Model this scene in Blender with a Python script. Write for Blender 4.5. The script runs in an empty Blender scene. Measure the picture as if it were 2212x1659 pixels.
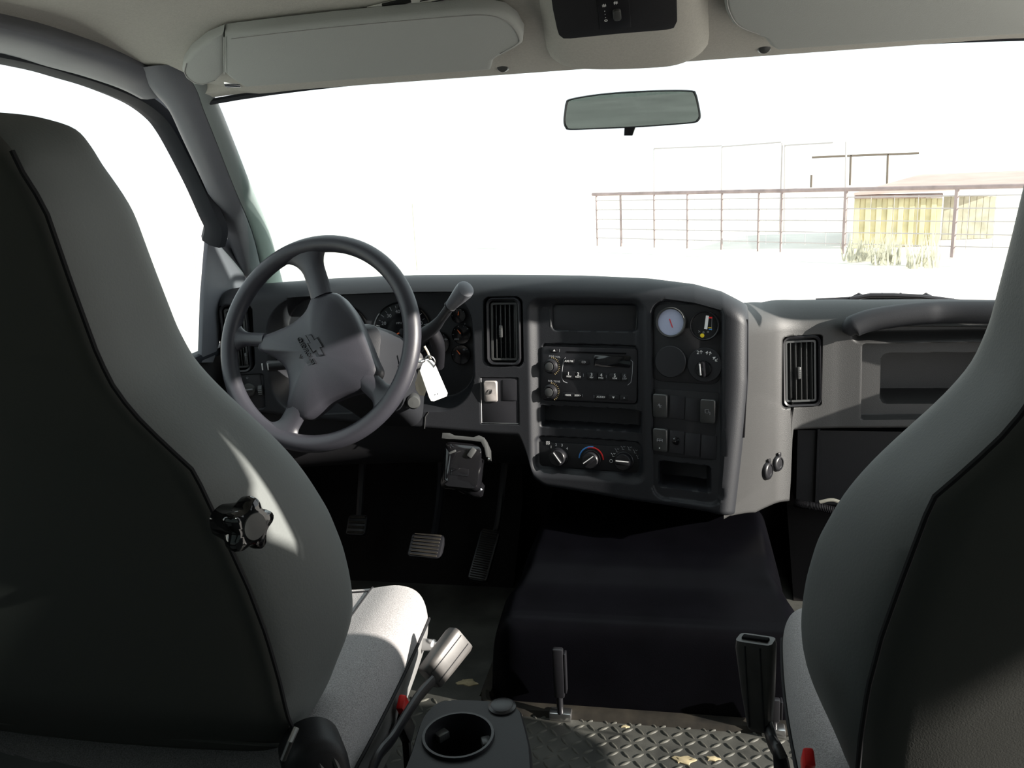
import bpy, bmesh, math, random
import numpy as np
from math import sin, cos, tan, pi, radians, sqrt, atan2, hypot
from mathutils import Vector, Matrix

random.seed(7)
SC = bpy.context.scene
COL = SC.collection

# ------------------------------------------------------------------ camera
FOC = 1840.0                                   # focal length in pixels of the 2212 x 1659 frame
YAW, PIT, ROL = radians(11.5), radians(14.2), radians(2.9)
CAM = np.array([0.09, 0.0, 0.97])              # between and behind the two front seats
FWD = np.array([-sin(YAW) * cos(PIT), cos(YAW) * cos(PIT), -sin(PIT)])
_r0 = np.array([cos(YAW), sin(YAW), 0.0])
_u0 = np.cross(_r0, FWD)
RGT = _r0 * cos(ROL) - _u0 * sin(ROL)
UPV = _u0 * cos(ROL) + _r0 * sin(ROL)
cd = bpy.data.cameras.new('camera')
cd.sensor_width = 36.0
cd.lens = FOC / 2212.0 * 36.0
cd.clip_start = 0.02
cd.clip_end = 2000
cam = bpy.data.objects.new('camera', cd)
COL.objects.link(cam)
cam.matrix_world = Matrix(((RGT[0], UPV[0], -FWD[0], CAM[0]), (RGT[1], UPV[1], -FWD[1], CAM[1]),
                           (RGT[2], UPV[2], -FWD[2], CAM[2]), (0, 0, 0, 1)))
SC.camera = cam

# ------------------------------------------------------------------ sky, sun, exposure
wd = bpy.data.worlds.new('sky')
SC.world = wd
wd.use_nodes = True
bg = wd.node_tree.nodes['Background']
bg.inputs[0].default_value = (0.90, 0.96, 1.0, 1)
bg.inputs[1].default_value = 1.25
SUN_AZ, SUN_EL = radians(-12), radians(18.5)      # low winter sun from the right, a little behind
SUND = Vector((cos(SUN_EL) * cos(SUN_AZ), cos(SUN_EL) * sin(SUN_AZ), sin(SUN_EL)))
sl = bpy.data.lights.new('sun', 'SUN')
sl.energy = 11.0
sl.angle = radians(0.6)
sl.color = (1.0, 0.94, 0.85)
so = bpy.data.objects.new('sun', sl)
COL.objects.link(so)
so.rotation_euler = SUND.to_track_quat('Z', 'Y').to_euler()
so.location = SUND * 20
SC.view_settings.view_transform = 'Standard'
SC.view_settings.look = 'None'
SC.view_settings.exposure = 0.45
SC.view_settings.gamma = 1.0
SC.view_settings.use_curve_mapping = False
SC.cycles.use_denoising = True
SC.cycles.max_bounces = 10
SC.cycles.diffuse_bounces = 5
SC.cycles.transparent_max_bounces = 16
SC.cycles.sample_clamp_indirect = 6.0

# ------------------------------------------------------------------ measuring helpers
def ray(x, y):
    return FWD + (x - 1106) / FOC * RGT - (y - 829.5) / FOC * UPV

def at(x, y, X=None, Y=None, Z=None, n=None, d=None):
    r = ray(x, y)
    if X is not None: t = (X - CAM[0]) / r[0]
    elif Y is not None: t = (Y - CAM[1]) / r[1]
    elif Z is not None: t = (Z - CAM[2]) / r[2]
    else: t = (d - np.dot(n, CAM)) / np.dot(n, r)
    return Vector(CAM + t * r)

def proj(p):
    d = np.array(p) - CAM
    z = d @ FWD
    return 1106 + FOC * (d @ RGT) / z, 829.5 - FOC * (d @ UPV) / z, z

def frame(o, x, z):
    """matrix with local x along x, local z along z (outward)"""
    z = Vector(z).normalized(); x = Vector(x)
    x = (x - z * x.dot(z)).normalized(); y = z.cross(x)
    return Matrix(((x[0], y[0], z[0], o[0]), (x[1], y[1], z[1], o[1]), (x[2], y[2], z[2], o[2]), (0, 0, 0, 1)))

def T(x, y, z): return Matrix.Translation((x, y, z))
def RX(a): return Matrix.Rotation(a, 4, 'X')
def RY(a): return Matrix.Rotation(a, 4, 'Y')
def RZ(a): return Matrix.Rotation(a, 4, 'Z')
I4 = Matrix.Identity(4)

def smooth(t):
    t = np.clip(t, 0, 1)
    return t * t * (3 - 2 * t)

def catmull(pts, n=8, closed=False):
    pts = [Vector(p) for p in pts]
    out = []
    m = len(pts)
    segs = m if closed else m - 1
    for i in range(segs):
        if closed:
            p0, p1, p2, p3 = pts[(i - 1) % m], pts[i], pts[(i + 1) % m], pts[(i + 2) % m]
        else:
            p0, p1, p2, p3 = pts[max(i - 1, 0)], pts[i], pts[i + 1], pts[min(i + 2, m - 1)]
        for k in range(n):
            t = k / n
            out.append(0.5 * ((2 * p1) + (p2 - p0) * t + (2 * p0 - 5 * p1 + 4 * p2 - p3) * t * t
                              + (3 * p1 - p0 - 3 * p2 + p3) * t ** 3))
    if not closed: out.append(pts[-1].copy())
    return out

def rr(w, h, r, n=5):
    """rounded rectangle outline, centred"""
    r = min(r, w / 2 - 1e-5, h / 2 - 1e-5)
    out = []
    for cx, cy, a0 in ((w / 2 - r, h / 2 - r, 0), (-w / 2 + r, h / 2 - r, 90), (-w / 2 + r, -h / 2 + r, 180), (w / 2 - r, -h / 2 + r, 270)):
        for k in range(n + 1):
            a = radians(a0 + 90 * k / n)
            out.append((cx + r * cos(a), cy + r * sin(a)))
    return out

# ------------------------------------------------------------------ materials
MATS = {}
def mat(name, col, rough=0.6, spec=0.5, metal=0.0, grain=0.0, gscale=900.0, mottle=0.0, mscale=8.0,
        emit=None, coat=0.0, sheen=0.0):
    m = bpy.data.materials.new(name)
    m.use_nodes = True
    nt = m.node_tree
    b = nt.nodes['Principled BSDF']
    b.inputs['Base Color'].default_value = (*col, 1)
    b.inputs['Roughness'].default_value = rough
    b.inputs['Specular IOR Level'].default_value = spec
    b.inputs['Metallic'].default_value = metal
    b.inputs['Coat Weight'].default_value = coat
    if sheen:
        b.inputs['Sheen Weight'].default_value = sheen
    if emit:
        b.inputs['Emission Color'].default_value = (*emit[0], 1)
        b.inputs['Emission Strength'].default_value = emit[1]
    if grain or mottle:
        tc = nt.nodes.new('ShaderNodeTexCoord')
    if grain:
        nz = nt.nodes.new('ShaderNodeTexNoise')
        nz.inputs['Scale'].default_value = gscale
        nz.inputs['Detail'].default_value = 2
        bp = nt.nodes.new('ShaderNodeBump')
        bp.inputs['Strength'].default_value = grain
        bp.inputs['Distance'].default_value = 0.0006
        nt.links.new(tc.outputs['Object'], nz.inputs['Vector'])
        nt.links.new(nz.outputs['Fac'], bp.inputs['Height'])
        nt.links.new(bp.outputs['Normal'], b.inputs['Normal'])
    if mottle:
        n2 = nt.nodes.new('ShaderNodeTexNoise')
        n2.inputs['Scale'].default_value = mscale
        n2.inputs['Detail'].default_value = 5
        rp = nt.nodes.new('ShaderNodeValToRGB')
        rp.color_ramp.elements[0].position = 0.3
        rp.color_ramp.elements[1].position = 0.7
        rp.color_ramp.elements[0].color = (*[c * (1 - mottle) for c in col], 1)
        rp.color_ramp.elements[1].color = (*[min(1, c * (1 + mottle)) for c in col], 1)
        nt.links.new(tc.outputs['Object'], n2.inputs['Vector'])
        nt.links.new(n2.outputs['Fac'], rp.inputs['Fac'])
        nt.links.new(rp.outputs['Color'], b.inputs['Base Color'])
    MATS[name] = m
    return m

def glass(name, tint, refl=0.35):
    m = bpy.data.materials.new(name)
    m.use_nodes = True
    nt = m.node_tree
    nt.nodes.clear()
    out = nt.nodes.new('ShaderNodeOutputMaterial')
    mx = nt.nodes.new('ShaderNodeMixShader')
    tr = nt.nodes.new('ShaderNodeBsdfTransparent')
    tr.inputs[0].default_value = (*tint, 1)
    gl = nt.nodes.new('ShaderNodeBsdfGlossy')
    gl.inputs['Roughness'].default_value = 0.02
    lw = nt.nodes.new('ShaderNodeLayerWeight')
    pw = nt.nodes.new('ShaderNodeMath'); pw.operation = 'POWER'; pw.inputs[1].default_value = 5.0
    nt.links.new(lw.outputs['Facing'], pw.inputs[0])
    mu = nt.nodes.new('ShaderNodeMath'); mu.operation = 'MULTIPLY_ADD'; mu.inputs[1].default_value = refl; mu.inputs[2].default_value = 0.02
    nt.links.new(pw.outputs[0], mu.inputs[0])
    nt.links.new(mu.outputs[0], mx.inputs[0])
    nt.links.new(tr.outputs[0], mx.inputs[1])
    nt.links.new(gl.outputs[0], mx.inputs[2])
    nt.links.new(mx.outputs[0], out.inputs[0])
    MATS[name] = m
    return m

mat('headliner', (0.42, 0.41, 0.375), 0.95, 0.1, grain=0.5, gscale=700, mottle=0.05, mscale=300)
mat('visor', (0.36, 0.375, 0.36), 0.8, 0.25, grain=0.35, gscale=600)
mat('trim', (0.11, 0.115, 0.13), 0.5, 0.4, grain=0.35, gscale=900)
mat('rubber_seal', (0.016, 0.018, 0.023), 0.65, 0.18)
mat('pillar_strip', (0.19, 0.215, 0.215), 0.5, 0.4, grain=0.3, gscale=900)
mat('dash', (0.017, 0.018, 0.021), 0.45, 0.28, grain=0.45, gscale=1100)
mat('flank', (0.028, 0.028, 0.028), 0.5, 0.4, grain=0.6, gscale=900)
mat('wheel', (0.028, 0.028, 0.035), 0.40, 0.45, grain=0.3, gscale=1200)
mat('blackplastic', (0.009, 0.009, 0.011), 0.38, 0.4)
mat('darkplastic', (0.014, 0.014, 0.016), 0.5, 0.3, grain=0.2)
mat('glossblack', (0.006, 0.006, 0.007), 0.08, 0.6)
mat('panelblack', (0.014, 0.014, 0.017), 0.45, 0.4, grain=0.2)
mat('void', (0.004, 0.004, 0.005), 0.9, 0.1)
mat('vinyl', (0.115, 0.124, 0.122), 0.6, 0.35, grain=0.35, gscale=420)
mat('seatback', (0.095, 0.096, 0.090), 0.8, 0.2, grain=0.15, gscale=700)
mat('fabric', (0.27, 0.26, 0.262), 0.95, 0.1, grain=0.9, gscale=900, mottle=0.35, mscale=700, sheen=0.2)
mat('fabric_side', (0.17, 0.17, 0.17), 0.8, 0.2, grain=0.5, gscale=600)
mat('thread', (0.02, 0.02, 0.022), 0.8, 0.2)
mat('thread_light', (0.32, 0.32, 0.31), 0.8, 0.2)
mat('mark', (0.75, 0.75, 0.75), 0.6, 0.2)
mat('mark_dim', (0.30, 0.31, 0.33), 0.6, 0.2)
mat('mark_amber', (0.45, 0.36, 0.2), 0.6, 0.2)
mat('needle', (0.75, 0.16, 0.05), 0.5, 0.3)
mat('red', (0.75, 0.02, 0.02), 0.4, 0.4)
mat('blue', (0.08, 0.30, 0.75), 0.5, 0.3)
mat('yellow', (0.85, 0.65, 0.03), 0.5, 0.3)
mat('gauge_white', (0.42, 0.46, 0.62), 0.35, 0.4)
mat('white', (0.85, 0.85, 0.85), 0.55, 0.3)
mat('ivory', (0.75, 0.68, 0.55), 0.5, 0.4)
mat('steel', (0.55, 0.55, 0.55), 0.3, 0.5, metal=1.0)
mat('chrome', (0.8, 0.8, 0.8), 0.12, 0.5, metal=1.0)
mat('bucklegrey', (0.30, 0.28, 0.27), 0.5, 0.4, mottle=0.15, mscale=60)
mat('bucklesleeve', (0.065, 0.061, 0.059), 0.45, 0.4, mottle=0.15, mscale=60)
mat('rockergrey', (0.05, 0.052, 0.052), 0.35, 0.5)
mat('engine', (0.0016, 0.0016, 0.0024), 0.42, 0.06, grain=0.25, gscale=700, mottle=0.2, mscale=12)
mat('mat', (0.045, 0.045, 0.04), 0.6, 0.4, grain=0.4, gscale=300, mottle=0.5, mscale=14)
mat('lug', (0.062, 0.061, 0.052), 0.6, 0.3, mottle=0.4, mscale=40)
mat('mud', (0.32, 0.27, 0.17), 0.9, 0.1, mottle=0.3, mscale=60)
mat('dirtflange', (0.013, 0.011, 0.008), 0.7, 0.3, mottle=0.7, mscale=30)
mat('mirrorglass', (0.75, 0.78, 0.80), 0.01, 0.5, metal=1.0)
mat('carpet', (0.010, 0.009, 0.009), 0.95, 0.1, grain=0.6, gscale=300)
mat('paper', (0.55, 0.55, 0.52), 0.6, 0.3)
mat('sand', (0.72, 0.68, 0.63), 0.95, 0.1, mottle=0.15, mscale=0.6)
mat('rustpipe', (0.34, 0.26, 0.25), 0.7, 0.3, mottle=0.2, mscale=4)
mat('wire', (0.48, 0.43, 0.42), 0.6, 0.4)
mat('plank', (0.60, 0.53, 0.33), 0.85, 0.2, mottle=0.2, mscale=3)
mat('shedroof', (0.42, 0.32, 0.29), 0.8, 0.2, mottle=0.1, mscale=2)
mat('brush', (0.55, 0.52, 0.42), 0.9, 0.1, mottle=0.2, mscale=5)
mat('barebark', (0.15, 0.12, 0.10), 0.9, 0.1)
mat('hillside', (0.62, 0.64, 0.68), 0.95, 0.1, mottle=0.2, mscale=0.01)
mat('hood', (0.55, 0.55, 0.55), 0.25, 0.5)
glass('windscreen', (0.93, 0.97, 0.96))
glass('tinted', (0.32, 0.35, 0.34), 0.6)
glass('lens', (0.8, 0.8, 0.85), 0.5)

# ------------------------------------------------------------------ mesh builder
class MB:
    def __init__(s): s.v = []; s.f = []; s.m = []
    def add(s, vs, fs, M=None, m=0):
        b = len(s.v)
        s.v.extend([tuple(M @ Vector(p)) if M is not None else tuple(p) for p in vs])
        for f in fs:
            s.f.append([i + b for i in f]); s.m.append(m)
        return s
    def box(s, M, sx, sy, sz, b=0.0, seg=2, m=0):
        bm = bmesh.new()
        bmesh.ops.create_cube(bm, size=1)
        for v in bm.verts: v.co = Vector((v.co.x * sx, v.co.y * sy, v.co.z * sz))
        if b > 0:
            b = min(b, min(sx, sy, sz) * 0.49)
            bmesh.ops.bevel(bm, geom=list(bm.edges), offset=b, segments=seg, profile=0.5, affect='EDGES')
        bm.verts.index_update()
        s.add([v.co for v in bm.verts], [[v.index for v in f.verts] for f in bm.faces], M, m)
        bm.free()
        return s
    def loft(s, rings, caps=True, closed=True, m=0):
        n = len(rings[0]); vs = [p for r in rings for p in r]; fs = []
        for i in range(len(rings) - 1):
            for j in range(n if closed else n - 1):
                k = (j + 1) % n
                fs.append((i * n + j, i * n + k, (i + 1) * n + k, (i + 1) * n + j))
        if caps and closed:
            fs.append(tuple(reversed(range(n)))); fs.append(tuple(range((len(rings) - 1) * n, len(rings) * n)))
        return s.add(vs, fs, None, m)
    def lathe(s, M, prof, n=24, m=0):
        rings = [[M @ Vector((r * cos(2 * pi * k / n), r * sin(2 * pi * k / n), z)) for k in range(n)] for r, z in prof]
        return s.loft(rings, True, True, m)
    def cyl(s, M, r, h, n=24, b=0.0, m=0, r2=None):
        r2 = r if r2 is None else r2
        if b: p = [(r - b, 0), (r, b), (r2, h - b), (r2 - b, h)]
        else: p = [(r, 0), (r2, h)]
        return s.lathe(M, p, n, m)
    def prism(s, M, out, z0, z1, b=0.0, m=0, seg=2):
        """outline extruded along local z, the top edge rounded by b"""
        out = [Vector((p[0], p[1])) for p in out]; n = len(out)
        if sum(out[i].x * out[(i + 1) % n].y - out[(i + 1) % n].x * out[i].y for i in range(n)) < 0: out.reverse()
        def inset(d):
            if d <= 0: return out
            r = []
            for i in range(n):
                a, c, e = out[i - 1], out[i], out[(i + 1) % n]
                d1 = (c - a); d2 = (e - c)
                n1 = Vector((-d1.y, d1.x)).normalized() if d1.length > 1e-9 else Vector((0, 0))
                n2 = Vector((-d2.y, d2.x)).normalized() if d2.length > 1e-9 else n1
                k = (n1 + n2)
                k = k / max(0.35, k.length_squared / 2) if k.length > 1e-6 else n1
                r.append(c + k * d)
            return r
        lv = [(0, z0)]
        if b > 0:
            for k in range(seg + 1):
                a = pi / 2 * k / seg
                lv.append((b * (1 - cos(a)), z1 - b + b * sin(a)))
        else: lv.append((0, z1))
        rings = [[M @ Vector((p.x, p.y, z)) for p in inset(d)] for d, z in lv]
        return s.loft(rings, True, True, m)
    def tube(s, pts, rad, n=10, closed=False, m=0, flat=1.0, up=None):
        pts = [Vector(p) for p in pts]; k = len(pts)
        if not hasattr(rad, '__len__'): rad = [rad] * k
        rings = []; prev = None
        for i, p in enumerate(pts):
            if closed: t = pts[(i + 1) % k] - pts[i - 1]
            else: t = pts[min(i + 1, k - 1)] - pts[max(i - 1, 0)]
            t.normalize()
            if up is not None: a = Vector(up)
            elif prev is None: a = Vector((0, 0, 1)) if abs(t.z) < 0.9 else Vector((1, 0, 0))
            else: a = prev
            a = (a - t * a.dot(t)).normalized(); prev = a
            bb = t.cross(a)
            rings.append([p + a * (rad[i] * cos(2 * pi * j / n)) + bb * (rad[i] * flat * sin(2 * pi * j / n)) for j in range(n)])
        if closed: rings.append(rings[0])
        return s.loft(rings, not closed, True, m)
    def grid(s, P, m=0, mask=None):
        """P: array rows x cols x 3"""
        h, w = P.shape[:2]
        fs = []
        for i in range(h - 1):
            for j in range(w - 1):
                if mask is None or mask[i, j]:
                    fs.append((i * w + j, i * w + j + 1, (i + 1) * w + j + 1, (i + 1) * w + j))
        return s.add(P.reshape(-1, 3).tolist(), fs, None, m)
    def build(s, name, mats, parent=None, ang=38, flip=False):
        me = bpy.data.meshes.new(name)
        me.from_pydata(s.v, [], [list(reversed(f)) for f in s.f] if flip else s.f)
        if isinstance(mats, str): mats = [mats]
        for x in mats: me.materials.append(MATS[x])
        if len(mats) > 1: me.polygons.foreach_set('material_index', s.m)
        me.polygons.foreach_set('use_smooth', [True] * len(me.polygons))
        me.update()
        me.set_sharp_from_angle(angle=radians(ang))
        o = bpy.data.objects.new(name, me)
        COL.objects.link(o)
        if parent is not None: adopt(o, parent)
        return o

def adopt(o, parent):
    o.parent = parent
    p = parent; M = I4.copy()
    while p is not None:
        M = p.matrix_basis if p.parent is None else M
        p = p.parent
    o.matrix_parent_inverse = M.inverted() if parent.parent is None else I4

def thing(name, label, cat, loc=(0, 0, 0), group=None):
    o = bpy.data.objects.new(name, None)
    o.empty_display_size = 0.05
    COL.objects.link(o)
    o.location = loc
    o.matrix_basis = Matrix.Translation(loc)
    o['label'] = label; o['category'] = cat
    if group: o['group'] = group
    return o

def tag(o, label, cat, group=None):
    o['label'] = label; o['category'] = cat
    if group: o['group'] = group
    return o

def struct(o, label=None, cat=None):
    o['kind'] = 'structure'
    if label: o['label'] = label
    if cat: o['category'] = cat
    return o

def stext(name, label, cat, loc=(0, 0, 0)):
    o = thing(name, label, cat, loc)
    o['kind'] = 'structure'
    return o

def text(s, size, M, m, name, parent, ext=0.0002, ax='CENTER', bold=0.0):
    cu = bpy.data.curves.new('t', 'FONT')
    cu.body = s; cu.size = size; cu.align_x = ax; cu.align_y = 'CENTER'; cu.extrude = ext; cu.resolution_u = 2
    cu.offset = bold * size
    ob = bpy.data.objects.new('t', cu)
    me = bpy.data.meshes.new_from_object(ob)
    bpy.data.objects.remove(ob)
    me.transform(M)
    me.materials.clear(); me.materials.append(MATS[m])
    o = bpy.data.objects.new(name, me)
    me.name = name
    COL.objects.link(o)
    if parent is not None: adopt(o, parent)
    return o

# ================================================================== THE CAB
# ---- floor
mb = MB()
mb.box(T(0, 0.6, -0.02), 1.86, 2.9, 0.04, 0.004)
fl = mb.build('floor', 'mat')
struct(fl, 'black rubber diamond tread floor mat between the front seats', 'floor')

def lug_mesh(nm):
    b = MB()
    L, Wd, H = 0.0115, 0.0034, 0.0022
    rings = []
    for k, (sc_, h) in enumerate(((1, 0), (0.72, H * 0.75), (0.35, H))):
        ring = []
        for j in range(10):
            a = 2 * pi * j / 10
            x = L * sc_ * cos(a); y = Wd * sc_ * sin(a) * (1 - 0.35 * abs(cos(a)))
            ring.append(Vector((x, y, h)))
        rings.append(ring)
    b.loft(rings)
    return b
lug = lug_mesh('l').build('tread_lug', 'lug', fl)
lugs = []
PX = 0.0215
for i in range(-22, 20):
    for j in range(0, 24):
        x, y = i * PX, 0.86 + j * PX
        u, v, z = proj((x, y, 0))
        if not (850 < u < 1800 and 1440 < v < 1720): continue
        lugs.append((abs(u - 1350) + abs(v - 1570) * 2, x, y, (i + j) % 2))
lugs.sort()
ml = lug_mesh('rest')
rest = MB()
for k, (d, x, y, par) in enumerate(lugs):
    M = T(x, y, 0.0) @ RZ(radians(38 if par else -52))
    if k == 0: lug.matrix_basis = M
    elif k < 300:
        c = lug.copy(); COL.objects.link(c); c.matrix_basis = M
    else: rest.add(ml.v, ml.f, M)
if rest.v:
    o = rest.build('tread_pattern', 'lug', fl); o['kind'] = 'stuff'
# dried mud on the mat
for k, (px, py, r) in enumerate(((1478, 1643, 0.018), (1540, 1640, 0.011), (1350, 1570, 0.007), (1010, 1475, 0.02))):
    p = at(px, py, Z=0.0)
    b = MB()
    ring = [(r * (1 + 0.3 * sin(3 * a + k)) * cos(a), 0.55 * r * (1 + 0.25 * cos(5 * a)) * sin(a)) for a in [2 * pi * i / 16 for i in range(16)]]
    b.prism(T(p.x, p.y, 0), ring, 0, 0.0022, 0.0015)
    b.build('mud_patch', 'mud', fl)

# ---- toe board, firewall, front
mb = MB()
mb.loft([[Vector((x, y, z)) for y, z in ((1.80, -0.01), (1.98, 0.16), (2.02, 0.57), (2.06, 0.57), (2.06, -0.01))] for x in (-0.93, -0.30)])
mb.loft([[Vector((x, y, z)) for y, z in ((1.80, -0.01), (1.98, 0.16), (2.02, 0.57), (2.06, 0.57), (2.06, -0.01))] for x in (0.34, 0.95)])
mb.box(T(0.02, 2.04, 0.28), 0.66, 0.04, 0.58)
for x in (-0.94, 0.94): mb.box(T(x, 1.90, 0.30), 0.03, 0.42, 0.62, 0.004)
struct(mb.build('wall_front', 'carpet'), 'dark carpeted toe board and firewall under the dashboard', 'firewall')

# ---- headliner
xs = np.linspace(-0.785, 0.785, 60); ys = np.linspace(-0.80, 1.395, 70)
XX, YY = np.meshgrid(xs, ys)
def ceil_z(X, Y):
    side = smooth((np.abs(X) - 0.58) / 0.2)
    return 1.225 - 0.112 * smooth((Y - 1.08) / 0.32) ** 1.3 * (1 - 0.5 * side) - 0.03 * np.clip((np.abs(X) - 0.5) / 0.28, 0, 2) ** 2
ZZ = ceil_z(XX, YY)
mb = MB()
mb.grid(np.dstack([XX, YY, ZZ]))
mb.grid(np.dstack([XX, YY, ZZ + 0.03]))
ceiling = struct(mb.build('ceiling', 'headliner'), 'grey woven headliner over the cab', 'headliner')
# roof skin that keeps the sky out
mb = MB(); mb.box(T(0, 0.3, 1.275), 1.78, 2.22, 0.02, 0.008)
mb.build('roof_skin', 'hood', ceiling)
# header trim and seal above the glass
mb = MB()
mb.loft([[Vector((x, y, z - 0.02 * (x / 0.8) ** 4)) for y, z in ((1.365, 1.150), (1.372, 1.126), (1.392, 1.121), (1.412, 1.128), (1.412, 1.20), (1.37, 1.20))] for x in np.linspace(-0.74, 0.74, 24)])
mb.build('header_trim', 'headliner', ceiling)
mb = MB()
mb.tube([(x, 1.398, 1.121 - 0.03 * (x / 0.8) ** 4) for x in np.linspace(-0.70, 0.70, 24)], 0.005, 8)
mb.build('header_seal', 'rubber_seal', ceiling)

# ---- windscreen glass
def wshield(u, v):
    """u -1..1 across, v 0 top .. 1 bottom"""
    x = u * (0.665 + 0.255 * v)
    y = 1.402 + v * (0.46 + 0.34 * (1 - u * u)) + 0.03 * sin(pi * v)
    return (x, y, 1.122 - 0.03 * abs(u) ** 4 * (1 - v) - 0.444 * v)
us = np.linspace(-1, 1, 30); vs_ = np.linspace(0, 1, 16)
G = np.array([[wshield(u, v) for u in us] for v in vs_])
mb = MB(); mb.grid(G)
g2 = G.copy(); g2[:, :, 1] += 0.004; g2[:, :, 2] += 0.003
mb.grid(g2)
struct(mb.build('window_1', 'windscreen'), 'wide curved windscreen above the dashboard', 'windscreen')

# ---- side trims, built for the driver's side and mirrored
def ring_smooth(pts, n=4): return catmull(pts, n, True)
def mirror_pts(rings, s): return [[Vector((p.x * s, p.y, p.z)) for p in r] for r in rings]
stn = [((296, 150), (400, 140), (432, 150), 1.325), ((332, 200), (432, 195), (462, 205), 1.365), ((364, 237), (446, 235), (477, 235), 1.40), ((394, 300), (472, 300), (503, 300), 1.465), ((441, 400), (511, 400), (542, 400), 1.58),
       ((485, 500), (552, 500), (582, 500), 1.705), ((526, 605), (577, 600), (608, 600), 1.835), ((552, 690), (602, 690), (632, 690), 1.90)]
pill = []; strip = []
for A, Cc, D, Y in stn:
    a = at(*A, Y=Y - 0.01); c = at(Cc[0] - 7, Cc[1], Y=Y - 0.005); d = at(*D, Y=Y + 0.035)
    m_ = (a + c) / 2 + Vector((0.004, -0.020, 0))
    e = (a + d) / 2 + Vector((-0.05, 0.07, 0.01))
    pill.append(ring_smooth([a, m_, c, c + Vector((-0.02, 0.03, 0)), e], 5))
    k = Vector((0.0008, -0.0012, 0))
    strip.append(ring_smooth([c + k, (c + d) / 2 + Vector((0.010, -0.008, 0.004)), d, d + Vector((-0.015, 0.02, 0)), c + Vector((-0.004, 0.028, 0))], 4))
def interp_rings(rings, n=5):
    out = []
    for j in range(len(rings[0])):
        out.append(catmull([r[j] for r in rings], n))
    return [[out[j][i] for j in range(len(out))] for i in range(len(out[0]))]
rail = []
for (tx, ty), (bx, by), X in (((0, 31), (0, 100), -0.79), ((145, 69), (145, 139), -0.79), ((253, 98), (225, 161), -0.785), ((345, 130), (300, 187), -0.775), ((395, 158), (345, 210), -0.765)):
    t_ = at(tx, ty, X=X + 0.02); b_ = at(bx, by, X=X)
    rail.append([t_, (t_ + b_) / 2 + Vector((0.028, 0, -0.004)), b_ + Vector((0.004, 0, 0)), b_ + Vector((-0.04, 0, 0.005)), t_ + Vector((-0.05, 0, 0.03))])
first = rail[0]
rail = [[Vector((p.x, yy, p.z + 0.004)) for p in first] for yy in (-0.78, 0.0, 0.7)] + rail
rail = [ring_smooth(r, 4) for r in rail]
edge_px = [(0, 110), (145, 149), (217, 173), (289, 205), (334, 238), (360, 270), (388, 320), (424, 392), (452, 456), (466, 490)]
edge = [at(*p, X=-0.845) for p in edge_px]
edge = [Vector((-0.845, yy, edge[0].z + 0.004)) for yy in (0.42, 0.8)] + edge + [Vector((-0.862, edge[-1].y + 0.012, edge[-1].z - 0.03))]
nm = 1
for s in (1, -1):
    side = 'left' if s == 1 else 'right'
    r_ = mirror_pts(interp_rings(rail), s)
    mb = MB(); mb.loft(r_)
    struct(mb.build('trim_%d' % nm, 'trim', flip=s < 0), 'padded grey roof rail trim above the %s side door' % ("driver" if s == 1 else "passenger"), 'trim'); nm += 1
    mb = MB(); mb.loft(mirror_pts(interp_rings(pill), s))
    tr = mb.build('trim_%d' % nm, 'trim', flip=s < 0)
    struct(tr, 'grey windscreen pillar trim at the %s end of the dashboard' % ("driver" if s == 1 else "passenger"), 'trim'); nm += 1
    mb = MB(); mb.loft(mirror_pts(interp_rings(strip), s))
    mb.build('glass_side_strip', 'pillar_strip', tr, flip=s < 0)
    mb = MB(); mb.tube([Vector((p.x * s, p.y, p.z)) for p in catmull(edge, 5)], 0.0185, 8, flat=1.4)
    mb.build('door_seal', 'rubber_seal', tr)

# ---- driver's door
dr = stext('door_1', "driver's door with dark panel and closed window", 'door', (-0.92, 1.0, 0))
mb = MB(); mb.box(T(-0.925, 1.05, 0.31), 0.06, 1.40, 0.62, 0.02)
mb.build('door_panel', 'darkplastic', dr)
mb = MB(); mb.box(T(-0.885, 0.95, 0.50), 0.06, 0.55, 0.05, 0.02, 3)
mb.build('armrest', 'trim', dr)
mb = MB(); mb.box(T(-0.90, 1.05, 0.618), 0.035, 1.40, 0.02, 0.008)
mb.build('window_sill', 'rubber_seal', dr)
sail = [at(*p, X=-0.885) for p in ((450, 502), (470, 480), (500, 530), (530, 600), (530, 640), (490, 690), (460, 784), (434, 784), (439, 640))]
mb = MB()
mb.prism(Matrix(((0, 0, 1, -0.893), (1, 0, 0, 0), (0, 1, 0, 0), (0, 0, 0, 1))), [(p.y, p.z) for p in sail], 0, 0.010, 0.004)
mb.build('mirror_sail_panel', 'trim', dr)
mb = MB()
wp = [(0.42, 0.615), (1.60, 0.615), (1.60, 0.88), (1.42, 1.11), (1.25, 1.155), (0.42, 1.16)]
mb.prism(Matrix(((0, 0, 1, -0.905), (1, 0, 0, 0), (0, 1, 0, 0), (0, 0, 0, 1))), wp, 0, 0.004)
struct(mb.build('window_2', 'windscreen'), "clear glass in the driver's door", 'window')

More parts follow.
